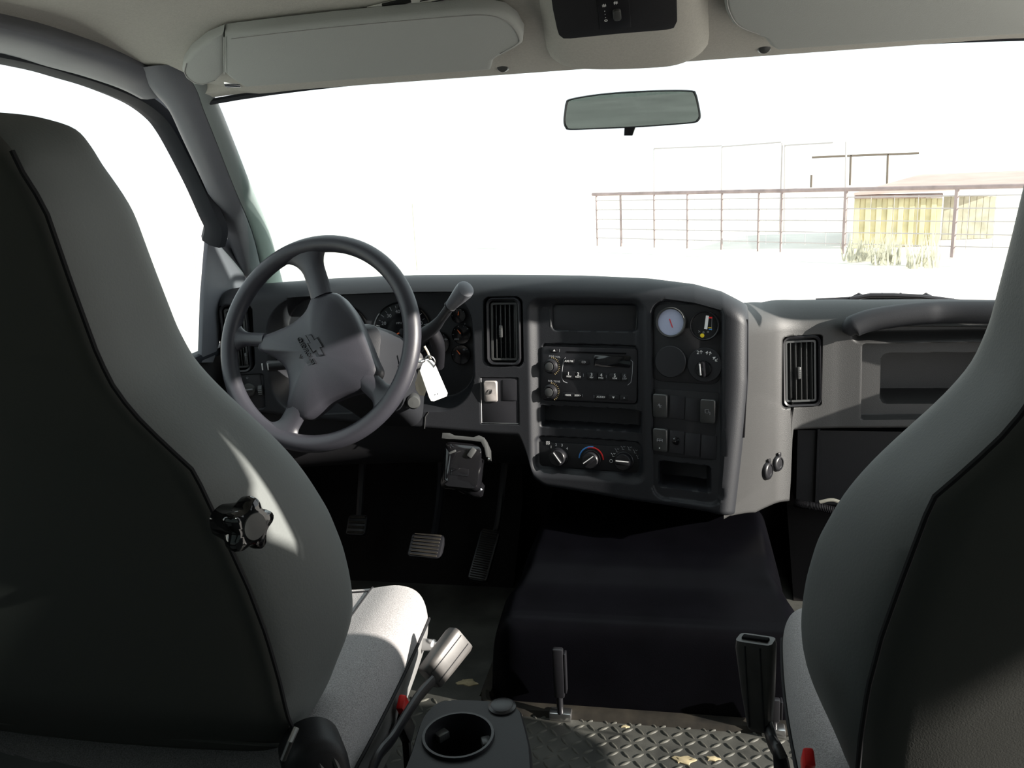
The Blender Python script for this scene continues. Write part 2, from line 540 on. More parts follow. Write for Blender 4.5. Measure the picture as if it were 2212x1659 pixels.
# ---- rear part of the cab (behind the camera; seen in the mirror)
for s, side in ((-1, 'left'), (1, 'right')):
    b = MB()
    b.box(T(s * 0.925, -0.19, 0.31), 0.05, 1.21, 0.62, 0.01)
    b.box(T(s * 0.900, -0.19, 1.165), 0.06, 1.21, 0.11, 0.01)
    b.loft([[Vector((s * 0.905 + dx, yy, z)) for dx, yy in ((-0.03, 0.335), (0.03, 0.335), (0.03, yf), (-0.03, yf))] for z, yf in ((0.56, 0.50), (0.95, 0.475), (1.02, 0.450), (1.06, 0.41), (1.16, 0.40))])  # unseen pillar, front edge shaped to trim the sun patch on the driver's backrest
    b.box(T(s * 0.905, -0.73, 0.86), 0.06, 0.14, 0.60, 0.01)
    struct(b.build('wall_' + side, 'trim'), 'grey rear door panel on the %s side of the cab' % side, 'wall')
    b = MB(); b.box(T(s * 0.91, -0.17, 0.87), 0.004, 1.03, 0.54)
    struct(b.build('window_%d' % (3 if s < 0 else 4), 'tinted'), 'dark tinted %s rear door window' % side, 'window')
b = MB()
b.box(T(0, -0.80, 0.34), 1.86, 0.05, 0.68, 0.01); b.box(T(0, -0.80, 1.17), 1.80, 0.05, 0.12, 0.01)
for s in (-1, 1): b.box(T(s * 0.78, -0.80, 0.9), 0.26, 0.05, 0.5, 0.01)
struct(b.build('wall_rear', 'trim'), 'grey back wall of the cab', 'wall')
b = MB(); b.box(T(0, -0.80, 0.9), 1.32, 0.004, 0.46)
struct(b.build('window_5', 'tinted'), 'tinted rear window of the cab', 'window')
# passenger side sill under the open doorway
b = MB(); b.box(T(0.92, 1.05, 0.02), 0.07, 1.5, 0.07, 0.015)
struct(b.build('trim_9', 'darkplastic'), 'door sill on the passenger side', 'sill')

# ================================================================== DASHBOARD
LEAN = 0.15
_cp = np.array([(-.88, 1.625), (-.7, 1.672), (-.5, 1.70), (-.3, 1.703), (-.1, 1.685), (.05, 1.655), (.2, 1.61)])
_co = np.polyfit(_cp[:, 0], _cp[:, 1], 4)
def YA(x): return np.polyval(_co, np.clip(x, -0.95, 0.25))
_bp = np.array([(.196, 1.625), (.208, 1.645), (.222, 1.68), (.245, 1.735), (.272, 1.785), (.30, 1.82), (.34, 1.84), (.40, 1.85), (.465, 1.855), (.70, 1.86), (.96, 1.82)])
def YB(x): return np.interp(x, _bp[:, 0], _bp[:, 1])

def hit(px, py, off=0.0, Yf=YA):
    """where the sight line of a pixel meets the dashboard skin sunk in by off"""
    r = ray(px, py)
    lo, hi = 1.2, 2.6
    g = lambda t: (CAM[1] + t * r[1]) - (Yf(CAM[0] + t * r[0]) + LEAN * (CAM[2] + t * r[2] - 0.55) + off)
    for _ in range(50):
        mid = (lo + hi) / 2
        if g(mid) > 0: hi = mid
        else: lo = mid
    return Vector(CAM + lo * r)

def normal(p, Yf=YA):
    d = (Yf(p.x + 0.004) - Yf(p.x - 0.004)) / 0.008
    tx = Vector((1, d, 0)).normalized(); tz = Vector((0, LEAN, 1)).normalized()
    n = tx.cross(tz).normalized()
    return n, tx

def F(px, py, off=0.0, Yf=YA):
    """local frame on the dashboard: x right, y up, z towards the cab"""
    p = hit(px, py, off, Yf)
    n, tx = normal(p, Yf)
    return frame(p, tx, n)

def rect(a, b, Yf=YA, off=0.0):
    """pixel box on the dashboard -> frame at its centre, width, height"""
    p1, p2 = hit(a[0], a[1], off, Yf), hit(b[0], b[1], off, Yf)
    M = F((a[0] + b[0]) / 2, (a[1] + b[1]) / 2, off, Yf)
    L = M.inverted()
    q1, q2 = L @ p1, L @ p2
    # use the true centre
    c = (q1 + q2) / 2
    return M @ T(c.x, c.y, 0), abs(q2.x - q1.x), abs(q2.y - q1.y)

def sdf_rr(X, Z, x0, x1, z0, z1, r):
    cx, cz, hw, hh = (x0 + x1) / 2, (z0 + z1) / 2, abs(x1 - x0) / 2, abs(z1 - z0) / 2
    r = min(r, hw, hh)
    qx = np.abs(X - cx) - hw + r; qz = np.abs(Z - cz) - hh + r
    return np.hypot(np.maximum(qx, 0), np.maximum(qz, 0)) + np.minimum(np.maximum(qx, qz), 0) - r

# pixel boxes of the pockets: (x0,y0,x1,y1), depth, wall softness, corner radius
POCKETS = [
    ((578, 630, 1024, 892), 0.070, 0.017, 0.080),      # instrument cluster
    ((1140, 640, 1398, 1040), 0.016, 0.026, 0.030),    # centre stack hollow
    ((1188, 656, 1378, 720), 0.010, 0.005, 0.012),     # upper pocket
    ((1168, 746, 1378, 874), 0.006, 0.004, 0.010),     # radio
    ((1165, 884, 1386, 933), 0.035, 0.005, 0.004),     # open slot
    ((1154, 951, 1388, 1024), 0.006, 0.004, 0.014),    # climate panel
    ((1406, 650, 1561, 1088), 0.010, 0.005, 0.028),    # gauge and switch panel
    ((1421, 1004, 1537, 1062), 0.060, 0.006, 0.008),   # small bin
    ((469, 655, 548, 806), 0.022, 0.005, 0.020),       # outer vent
    ((1044, 640, 1130, 793), 0.022, 0.005, 0.016),     # inner vent
    ((1037, 815, 1121, 917), 0.003, 0.0015, 0.003),    # switch plate
    ((514, 808, 572, 886), 0.004, 0.003, 0.008),       # lamp switch plate
]
def pocket_depth(X, Z):
    D = np.zeros_like(X)
    for (x0, y0, x1, y1), dep, soft, r in POCKETS:
        p, q = hit(x0, (y0 + y1) / 2), hit(x1, (y0 + y1) / 2)
        a, b = hit((x0 + x1) / 2, y0), hit((x0 + x1) / 2, y1)
        s_ = sdf_rr(X, Z, p.x, q.x, b.z, a.z, r)
        D += dep * smooth(-s_ / soft)
    # soft shelves between the pockets of the stack
    return D

# lower edge and crest of the driver-side skin
_zb = np.array([(hit(x, y).x, hit(x, y).z) for x, y in ((470, 872), (560, 893), (640, 905), (780, 917), (920, 928), (1040, 938), (1122, 944), (1138, 985), (1150, 1035), (1175, 1052), (1350, 1082), (1560, 1114), (1590, 1118))])
_zt = np.array([(-.92, .740), (-.80, .752), (-.657, .755), (-.477, .755), (-.11, .747), (.03, .741), (.118, .731), (.17, .718), (.220, .694)])
def dash_skin():
    XL, XR, RL, RR_ = -0.885, 0.220, 0.022, 0.046
    cols = []                                   # (x used for the shape, forward shift)
    for d in (0.17, 0.08, 0.04): cols.append((XL, d + RL))
    for k in range(8):
        a = pi / 2 * k / 8; cols.append((XL + RL * (1 - cos(a)), RL * (1 - sin(a))))
    for x in np.arange(XL + RL, XR - RR_, 0.0021): cols.append((x, 0))
    for k in range(9):
        a = pi / 2 * k / 8; cols.append((XR - RR_ + RR_ * sin(a), RR_ * (1 - cos(a))))
    for d in (0.02, 0.05, 0.10): cols.append((XR, d + RR_))
    cx = np.array([c[0] for c in cols]); cs = np.array([c[1] for c in cols])
    ref = np.clip(cx, XL, XR)
    # the right border leans inwards towards the bottom
    zb = np.interp(ref, _zb[:, 0], _zb[:, 1]); zt = np.interp(ref, _zt[:, 0], _zt[:, 1])
    for _ in range(6):
        zb[1:-1] = (zb[:-2] + zb[1:-1] * 2 + zb[2:]) / 4
    rb, rt = 0.010, 0.034
    rows = []
    for d in (0.10, 0.05): rows.append(('b', zb, np.full_like(zb, d + rb)))
    for k in range(5):
        a = pi / 2 * k / 5; rows.append(('b', zb + rb * (1 - cos(a)), np.full_like(zb, rb * (1 - sin(a)))))
    NF = 205
    for k in range(NF):
        t = k / (NF - 1); rows.append(('f', zb + rb + (zt - rt - zb - rb) * t, np.zeros_like(zb)))
    for k in range(1, 11):
        a = pi / 2 * k / 10; rows.append(('t', zt - rt + rt * sin(a), rt * 1.5 * (1 - cos(a)) + 0 * zb))
    for d in (0.03, 0.07, 0.12, 0.2, 0.3, 0.42): rows.append(('t', zt - 0.19 * d, rt * 1.5 + d + 0 * zb))
    P = np.zeros((len(rows), len(cols), 3))
    for i, (kind, z, fw) in enumerate(rows):
        x = ref + 0.0
        # narrowing to the bottom on the right-hand border
        w = smooth((ref - 0.13) / 0.08)
        x = x - w * 0.024 * np.clip((0.56 - z) / 0.26, 0, 1) ** 1.2
        y = YA(ref) + LEAN * (z - 0.55) + fw + cs
        if kind == 'f': y = y + pocket_depth(x, z)
        P[i, :, 0] = x; P[i, :, 1] = y; P[i, :, 2] = z - 0.19 * cs
    m = MB(); m.grid(P)
    return m

dash = thing('dashboard', 'charcoal moulded dashboard under the windscreen with vents, radio and switches', 'dashboard', (-0.1, 1.75, 0.3))
dash_skin().build('fascia', 'dash', dash, ang=50)

# passenger-side skin: flank of the centre stack, vent panel, recessed glove panel
def hitB(px, py, off=0.0): return hit(px, py, off, YB)
def pass_skin():
    L = np.concatenate([[0], np.cumsum(np.hypot(np.diff(_bp[:, 0]), np.diff(_bp[:, 1])))])
    s = np.arange(0, L[-1], 0.0025)
    fine = catmull([Vector((x, y, 0)) for x, y in _bp], 12)
    fx = np.array([p.x for p in fine]); fy = np.array([p.y for p in fine])
    fl_ = np.concatenate([[0], np.cumsum(np.hypot(np.diff(fx), np.diff(fy)))])
    s = np.arange(0, fl_[-1], 0.0025)
    X = np.interp(s, fl_, fx); Y = np.interp(s, fl_, fy)
    pb = [(hitB(x, y).x, hitB(x, y).z) for x, y in ((1600, 1117), (1640, 1110), (1700, 1086))]
    xs_ = [p[0] for p in pb]; zs_ = [p[1] for p in pb]
    x_end = hitB(1708, 1000).x
    z_v = hitB(1780, 927).z
    zb = np.interp(X, xs_ + [x_end, x_end + 0.004, 1.0], zs_ + [zs_[-1], z_v, z_v])
    zt = np.interp(X, [0.19, 0.215, 0.26, 0.34, 0.5, 0.96], [0.690, 0.684, 0.668, 0.660, 0.655, 0.645])
    rb, rt = 0.006, 0.05
    rows = []
    for d in (0.08, 0.03): rows.append((zb, np.full_like(zb, d + rb), 0))
    for k in range(4):
        a = pi / 2 * k / 4; rows.append((zb + rb * (1 - cos(a)), np.full_like(zb, rb * (1 - sin(a))), 0))
    N = 150
    for k in range(N): rows.append((zb + rb + (zt - rt - zb - rb) * (k / (N - 1)), np.zeros_like(zb), 1))
    for k in range(1, 11):
        a = pi / 2 * k / 10; rows.append((zt - rt + rt * sin(a), rt * 1.6 * (1 - cos(a)) + 0 * zb, 0))
    for d in (0.04, 0.1, 0.2, 0.3): rows.append((zt - 0.20 * d, rt * 1.6 + d + 0 * zb, 0))
    P = np.zeros((len(rows), len(X), 3))
    v0, v1 = hitB(1689, 800), hitB(1777, 800); va, vb = hitB(1732, 724), hitB(1732, 880)
    g0 = hitB(1861, 800).x; c0 = hitB(1908, 820).x; ca, cb = hitB(1950, 768).z, hitB(1950, 880).z
    h0, h1 = hitB(1835, 700).z, 0
    for i, (z, fw, face) in enumerate(rows):
        y = Y + LEAN * (z - 0.55) + fw
        if face:
            y = y + 0.020 * smooth(-sdf_rr(X, z, v0.x, v1.x, vb.z, va.z, 0.010) / 0.005)
            rec = smooth(-sdf_rr(X, z, g0, 1.2, z_v + 0.018, hitB(1900, 742).z, 0.006) / 0.005)
            y = y + 0.024 * rec
            y = y + 0.10 * smooth(-sdf_rr(X, z, c0, 0.82, cb, ca, 0.016) / 0.008)
            # hollow behind the grab handle
            y = y + 0.035 * smooth(-sdf_rr(X, z, hitB(1838, 700).x, 1.2, hitB(1900, 742).z, hitB(1900, 680).z + 0.05, 0.02) / 0.02)
        P[i, :, 0] = X - (1 - smooth((X - 0.196) / 0.09)) * 0.022 * np.clip((0.56 - z) / 0.26, 0, 1) ** 1.2; P[i, :, 1] = y; P[i, :, 2] = z
    m = MB(); m.grid(P)
    return m
pass_skin().build('passenger_panel', 'flank', dash, ang=50)
# grab handle bar over the glove panel
hp = [hit(x, y, -0.02, YB) for x, y in ((1830, 722), (1842, 706), (1880, 692), (1940, 682), (2000, 676), (2060, 674))]
hp += [Vector((0.80, 1.83, hp[-1].z - 0.002)), Vector((0.90, 1.85, hp[-1].z - 0.02))]
mb = MB(); pth = catmull(hp, 6)
mb.tube(pth, [0.010 + 0.014 * min(1, k / 6) for k in range(len(pth))], 14, flat=0.8, up=(0, 0, 1))
mb.build('grab_handle', 'dash', dash)
# inside of the glove pocket
# lower panel on the passenger side
mb = MB()
a, b_, c_, d_ = [at(x, y, Y=1.90) for x, y in ((1722, 926), (2100, 935), (2100, 1105), (1722, 1095))]
mb.loft([[Vector((p.x, 1.89, p.z)), Vector((p.x, 1.94, p.z)), Vector((q.x, 1.97, q.z)), Vector((q.x, 1.92, q.z))] for p, q in ((a, d_), (b_ + Vector((0.35, 0, 0)), c_ + Vector((0.35, 0, 0))))])
mb.build('lower_panel', 'dash', dash)
mb = MB()
e0, e1 = at(1768, 926, Y=1.885), at(1762, 1092, Y=1.915)
mb.tube([e0, (e0 + e1) / 2, e1], 0.004, 6)
mb.build('panel_edge', 'dash', dash)

# knee panel below the wheel
prof = [(480, 800), (560, 1010), (900, 1035), (1140, 1050)]
mb = MB()
rings = []
for X in np.linspace(-0.90, -0.205, 30):
    y0 = YA(X) + 0.02
    rings.append([Vector((X, y0 + 0.01, 0.47)), Vector((X, y0 + 0.005, 0.43)), Vector((X, y0 + 0.02, 0.37)), Vector((X, y0 + 0.06, 0.325)), Vector((X, y0 + 0.10, 0.31)), Vector((X, y0 + 0.16, 0.33)), Vector((X, y0 + 0.14, 0.47))])
mb.loft(rings)
mb.build('knee_panel', 'darkplastic', dash)
# seam strip in the lower edge of the fascia
mb = MB()
for x in (919, 921):
    p0, p1 = hit(x + 3, 892, -0.001), hit(x - 3, 926, -0.001)
mb.tube([hit(926, 890, -0.0005), hit(919, 900, -0.0005), hit(917, 926, -0.0005)], 0.0012, 6)
mb.build('panel_gap', 'steel', dash)
# panel gap between stack border and flank
mb = MB()
mb.tube([hit(1613, 690, 0.03), hit(1613, 800, 0.03), hit(1606, 945, 0.03)], 0.0025, 6)
mb.build('panel_gap', 'void', dash)

# ---- air vents
def vent(a, b, Yf, ns, tilt, tabpx):
    M, w, h = rect(a, b, Yf, 0.0)
    v = MB()
    # outer frame ring
    o1, o2 = rr(w, h, 0.016), rr(w - 0.012, h - 0.012, 0.012)
    n = len(o1)
    rings = [[M @ Vector((p[0], p[1], z)) for p in o] for o, z in ((o1, -0.012), (o1, -0.001), (rr(w - 0.005, h - 0.005, 0.014), 0.003), (o2, 0.001), (o2, -0.045))]
    v.loft(rings, caps=False)
    v.add([M @ Vector((p[0], p[1], -0.045)) for p in o2], [tuple(range(n))], None, 1)
    part = v.build('air_vent', ['blackplastic', 'void'], dash)
    iw, ih = w - 0.026, h - 0.030
    f = MB()
    o1, o2 = rr(iw + 0.008, ih + 0.008, 0.004, 3), rr(iw, ih, 0.003, 3)
    f.loft([[M @ Vector((p[0], p[1], z)) for p in o] for o, z in ((o1, -0.02), (o1, -0.006), (o2, -0.006), (o2, -0.02))], caps=False)
    f.build('grille_frame', 'rockergrey', part)
    base = None
    for k in range(ns):
        x = -iw / 2 + iw * (k + 0.5) / ns
        Ms = M @ T(x, 0, -0.014) @ RY(radians(tilt))
        if base is None:
            s_ = MB(); s_.box(I4, 0.0016, ih, 0.016, 0.0006, 1)
            base = s_.build('slat', 'rockergrey', part); base.matrix_basis = Ms
        else:
            c = base.copy(); COL.objects.link(c); c.matrix_basis = Ms
    for y in (-ih * 0.22, ih * 0.22):
        s_ = MB(); s_.box(M @ T(0, y, -0.024), iw, 0.0014, 0.010)
        s_.build('crossbar', 'blackplastic', part)
    L = M.inverted() @ hit(tabpx[0], tabpx[1], 0.0, Yf)
    s_ = MB()
    s_.box(M @ T(L.x, L.y, -0.004), 0.007, 0.026, 0.008, 0.002)
    for q in range(4): s_.box(M @ T(L.x, L.y - 0.006 + q * 0.004, 0.0004), 0.0065, 0.0014, 0.0014, 0.0004, 1)
    s_.build('direction_tab', 'rockergrey', part)
vent((471, 657), (547, 804), YA, 6, -12, (532, 775))
vent((1049, 643), (1126, 790), YA, 5, 22, (1081, 716))
vent((1692, 727), (1775, 878), YB, 5, 10, (1727, 806))

# ---- radio
M, w, h = rect((1170, 748), (1376, 872), YA, 0.016)
v = MB(); v.prism(M, rr(w, h, 0.008), -0.01, 0.006, 0.002)
radio = v.build('radio', 'panelblack', dash)
ML = M.inverted()
def rp(px, py, off=0.012):
    q = ML @ hit(px, py, off); return M @ T(q.x, q.y, 0.006)
def lab(s, size, px, py, m='mark', par=None, name='lettering', rp_=None, bold=0.01):
    return text(s, size, (rp_ or rp)(px, py) @ T(0, 0, 0.0026 if s[0] not in 'PVRT' or s in ('PREV', 'REV', 'RDM') else 0.0006), m, name, par or radio, bold=bold)
def knob(M, r, hgt, par, m='blackplastic', name='knob'):
    b = MB(); b.lathe(M, [(r * 1.25, 0), (r * 1.22, 0.003), (r * 1.02, 0.005), (r, hgt - 0.003), (r * 0.9, hgt), (r * 0.75, hgt - 0.0012)], 28)
    return b.build(name, m, par)
for (px, py) in ((1190, 791), (1189, 846)):
    K = rp(px, py)
    knob(K, 0.0125, 0.013, radio)
    b = MB(); b.lathe(K @ T(0, 0, 0.0125), [(0.009, 0), (0.0085, 0.0012), (0.006, 0.0018)], 20); b.build('knob_face', 'rockergrey', radio)
    for k in range(13):
        a = radians(-60 + 12 * k)
        t_ = MB(); t_.box(K @ RZ(a) @ T(0.0185, 0, 0.0006), 0.003, 0.0009, 0.0006)
        t_.build('volume_tick', 'mark_amber', radio)
# frame line around the buttons
o1 = [rp(x, y) @ Vector((0, 0, 0.0006)) for x, y in ((1222, 772), (1218, 778), (1215, 800), (1214, 816), (1218, 824), (1226, 827))]
b = MB(); b.tube(o1, 0.0006, 5); b.build('trim_line', 'mark_dim', radio)
o1 = [rp(x, y) @ Vector((0, 0, 0.0006)) for x, y in ((1362, 777), (1367, 782), (1366, 806), (1363, 826), (1356, 832))]
b = MB(); b.tube(o1, 0.0006, 5); b.build('trim_line', 'mark_dim', radio)
def button(px, py, wpx, hpx, par=radio, rp_=None, m='blackplastic', off=0.012, name='button'):
    K = (rp_ or rp)(px, py)
    b = MB(); b.prism(K, rr(wpx * 0.00094, hpx * 0.00094, 0.003, 3), -0.001, 0.0022, 0.001)
    return b.build(name, m, par)
for (px, py, wp, hp_) in ((1230, 780, 24, 11), (1262, 782, 26, 11), (1230, 810, 30, 17), (1251, 811, 10, 17), (1280, 812, 24, 17), (1301, 813, 16, 17), (1329, 814, 26, 17), (1350, 815, 14, 17),
                          (1229, 853, 28, 11), (1250, 854, 14, 11), (1299, 857, 26, 12), (1327, 858, 24, 12), (1349, 859, 18, 12), (1196, 757, 18, 9)):
    button(px, py, wp, hp_)
KD = rp(1323, 780)
b = MB(); b.prism(KD, rr(0.076, 0.024, 0.004, 3), 0.0002, 0.0012, 0.0004); b.build('display', 'glossblack', radio)
p0, p1 = rp(1222, 759), rp(1350, 765)
b = MB(); b.box(rp(1288, 762), 0.125, 0.0035, 0.001); b.build('disc_slot', 'void', radio)
for s, size, px, py, m in (('AM FM', .0062, 1230, 780, 'mark'), ('CD', .0062, 1262, 782, 'mark_dim'), ('1', .0095, 1229, 807, 'mark'), ('PREV', .0046, 1230, 813, 'mark'), ('2', .0095, 1250, 808, 'mark'), ('NEXT', .0046, 1250, 814, 'mark'),
                           ('3', .0095, 1279, 809, 'mark'), ('REV', .0046, 1279, 815, 'mark'), ('4', .0095, 1300, 810, 'mark'), ('FWD', .0046, 1299, 816, 'mark'), ('5', .0095, 1329, 811, 'mark'), ('RDM', .0046, 1329, 817, 'mark'), ('6', .0095, 1350, 812, 'mark_dim'), ('DISP', .0046, 1350, 818, 'mark_dim'),
                           ('<SEEK', .0050, 1228, 853, 'mark'), ('SEEK>', .0050, 1249, 854, 'mark'), ('AUDIO', .0055, 1299, 857, 'mark'), ('PWR', .0055, 1192, 770, 'mark_dim'), ('VOL', .0055, 1205, 771, 'mark_dim'), ('RCL', .0055, 1189, 823, 'mark_dim'), ('TUNE', .0055, 1203, 824, 'mark_dim')):
    lab(s, size, px, py, m)
def tri(px, py, r, up, par, m='mark', rp_=None):
    K = (rp_ or rp)(px, py) @ T(0, 0, 0.0025)
    b = MB(); b.prism(K, [(-r, -r * 0.6 * up), (r, -r * 0.6 * up), (0, r * 0.9 * up)], 0, 0.0003)
    b.build('symbol', m, par)
tri(1326, 858, .0028, -1, radio); tri(1349, 859, .0022, 1, radio, 'mark_dim'); tri(1198, 757, .0028, 1, radio)
for px, py in ((1209, 757), (1241, 780), (1272, 782), (1261, 810), (1310, 813), (1259, 854), (1284, 856), (1310, 858)):
    b = MB(); b.box(rp(px, py) @ T(0, 0, 0.0006), 0.0007, 0.006, 0.0004); b.build('divider', 'mark_dim', radio)

# ---- upper pocket insert and slot
M, w, h = rect((1190, 658), (1376, 718), YA, 0.022)
b = MB(); b.prism(M, rr(w, h, 0.010), -0.004, 0.002, 0.0008)
ins = b.build('pocket_insert', 'panelblack', dash)
for a0, a1 in (((1188, 668), (1189, 706)), ((1377, 672), (1374, 712))):
    b = MB(); b.tube([hit(*a0, 0.0165), hit(*a1, 0.0165)], 0.0009, 6); b.build('insert_edge', 'rockergrey', ins)

# ---- climate controls
M, w, h = rect((1157, 953), (1386, 1022), YA, 0.020)
b = MB(); b.prism(M, rr(w, h, 0.012), -0.006, 0.004, 0.001)
clim = b.build('climate_panel', 'darkplastic', dash)
MC = M.inverted()
def rc(px, py):
    q = MC @ hit(px, py, 0.016); return M @ T(q.x, q.y, 0.004)
for px, py, ang in ((1207, 987, -52), (1278, 992, 38), (1348, 996, -2)):
    K = rc(px, py)
    b = MB()
    b.lathe(K, [(0.0205, 0), (0.020, 0.003), (0.0185, 0.004), (0.0172, 0.015), (0.0155, 0.017), (0.003, 0.0172)], 30)
    b.box(K @ RZ(radians(ang)) @ T(0, 0, 0.0185), 0.031, 0.0105, 0.006, 0.002)
    kb = b.build('knob', 'blackplastic', clim)
    b = MB(); b.box(K @ RZ(radians(ang)) @ T(0.0, 0.003, 0.0217), 0.026, 0.0018, 0.0008)
    b.build('pointer_line', 'mark', clim)
K = rc(1278, 992)
for a0, a1, m in ((178, 82, 'blue'), (110, 2, 'red')):
    R = 0.0262 if m == 'blue' else 0.0248
    b = MB(); b.tube([K @ Vector((R * cos(radians(a0 + (a1 - a0) * t / 16)), R * sin(radians(a0 + (a1 - a0) * t / 16)), 0.0008)) for t in range(17)], [0.0016] * 17, 6)
    b.build('temperature_arc', m, clim)
for s, px, py in (('1', 1190, 966), ('2', 1201, 961), ('3', 1214, 962), ('4', 1225, 969)):
    text(s, 0.0075, rc(px, py) @ T(0, 0, 0.0005), 'mark', 'numeral', clim, bold=0.01)
fk = rc(1183, 957)
for dx, dy in ((-1, 1), (1, 1), (-1, -1), (1, -1)):
    b = MB(); b.tube([fk @ Vector((dx * 0.0019 + 0.0017 * cos(t * pi / 5), dy * 0.0019 + 0.0017 * sin(t * pi / 5), 0.0005)) for t in range(10)], 0.0004, 4, closed=True)
    b.build('fan_symbol', 'mark', clim)
b = MB(); K = rc(1320, 996); b.tube([K @ Vector((0.0032 * cos(t * pi / 7), 0.0032 * sin(t * pi / 7), 0.0005)) for t in range(14)], 0.0005, 4, closed=True); b.build('off_symbol', 'mark', clim)
for k, (px, py) in enumerate(((1324, 982), (1332, 972), (1345, 967), (1359, 968), (1371, 975), (1378, 987))):
    K = rc(px, py) @ T(0, 0, 0.0005)
    b = MB()
    b.tube([K @ Vector(q) for q in ((-0.004, 0.003, 0), (-0.001, 0.0, 0), (-0.001, -0.004, 0), (0.003, -0.004, 0))], 0.0005, 4)
    b.tube([K @ Vector(q) for q in ((0.001, 0.003, 0), (0.003, 0.001, 0), (0.005, 0.003, 0))], 0.0005, 4)
    b.build('airflow_symbol', 'mark' if k == 0 else 'mark_dim', clim)

# ---- gauge and switch panel right of the radio
M, w, h = rect((1410, 655), (1557, 832), YA, 0.010)
b = MB()
ol = rr(w, h, 0.026, 6)
ol = [(x, max(y, -h / 2)) if y > 0 else (x, -h / 2 if y < -h / 2 + 0.026 else y) for x, y in ol]
b.prism(M, rr(w, h, 0.022, 6), -0.006, 0.003, 0.0015)
gp = b.build('gauge_panel', 'darkplastic', dash)
MG = M.inverted()
def rg(px, py):
    q = MG @ hit(px, py, 0.007); return M @ T(q.x, q.y, 0.003)
# pressure dial
K = rg(1450, 696)
b = MB(); b.lathe(K, [(0.0300, 0), (0.0300, 0.006), (0.0285, 0.008), (0.0262, 0.007), (0.0255, 0.002)], 40); b.build('dial_rim', 'rockergrey', gp)
b = MB(); b.lathe(K, [(0.0256, 0.0021), (0.0256, 0.0035), (0.001, 0.0036)], 36); b.build('dial_face', 'gauge_white', gp)
b = MB(); b.box(K @ RZ(radians(-68)) @ T(0.002, 0.0, 0.0042), 0.018, 0.0014, 0.0006); b.build('dial_needle', 'red', gp)
# temperature / level dial
K = rg(1523, 703)
b = MB(); b.lathe(K, [(0.0290, 0), (0.0290, 0.005), (0.0275, 0.007), (0.0258, 0.006), (0.025, 0.002)], 40); b.build('dial_rim', 'blackplastic', gp)
b = MB(); b.lathe(K, [(0.0252, 0.0021), (0.0252, 0.003), (0.001, 0.0031)], 36); b.build('dial_face', 'glossblack', gp)
b = MB(); b.box(K @ T(0.0035, 0.006, 0.0036) @ RZ(radians(-5)), 0.0058, 0.026, 0.0008); b.build('level_bar', 'white', gp)
b = MB(); b.box(K @ T(0.0100, 0.0155, 0.0034), 0.008, 0.003, 0.0004); b.build('scale_mark', 'red', gp)
b = MB(); b.box(K @ T(0.0105, -0.004, 0.0034), 0.007, 0.001, 0.0004); b.build('scale_mark', 'yellow', gp)
b = MB(); b.box(K @ T(0.0115, -0.007, 0.0034), 0.006, 0.0015, 0.0004); b.build('scale_mark', 'blue', gp)
b = MB(); b.tube([K @ Vector(q) for q in ((0.0135, 0.015, .0034), (0.0135, -0.009, .0034))], 0.0003, 4); b.build('scale_mark', 'mark_dim', gp)
b = MB(); b.lathe(K @ T(-0.004, -0.0195, 0.003), [(0.0042, 0), (0.0035, 0.0012), (0.001, 0.0014)], 14); b.build('warning_lamp', 'yellow', gp)
for k, s in enumerate(('>', 'o', '=')):
    text(s, 0.008, K @ T(-0.010 + k * 0.0085, -0.0125, 0.0036), 'mark_dim', 'dial_symbol', gp)
# blank round cover
K = rg(1449, 781)
b = MB(); b.lathe(K, [(0.0315, 0), (0.0315, 0.0035), (0.0300, 0.005), (0.001, 0.0052)], 40); b.build('round_blank', 'panelblack', gp)
# drive range selector
K = rg(1523, 788)
b = MB(); b.lathe(K, [(0.0335, 0), (0.0335, 0.0025), (0.0325, 0.0035), (0.001, 0.0036)], 40); b.build('selector_plate', 'panelblack', gp)
b = MB(); b.lathe(K @ T(-0.002, -0.008, 0.003), [(0.0165, 0), (0.016, 0.003), (0.0145, 0.006), (0.001, 0.0065)], 30)
b.box(K @ T(-0.002, -0.008, 0.012) @ RZ(radians(98)), 0.031, 0.011, 0.014, 0.004); b.build('selector_knob', 'glossblack', gp)
b = MB(); b.box(K @ T(-0.0045, -0.008, 0.0192) @ RZ(radians(98)), 0.022, 0.0022, 0.001); b.build('pointer_line', 'white', gp)
for s, px, py, a in (('2\u2191', 1513, 761, 4), ('4\u2191', 1532, 763, -12), ('4\u2193', 1546, 776, -42)):
    text(s, 0.0095, rg(px, py) @ T(0, 0, 0.0044) @ RZ(radians(a)), 'mark', 'numeral', gp, bold=0.01)

M, w, h = rect((1410, 838), (1560, 1086), YA, 0.010)
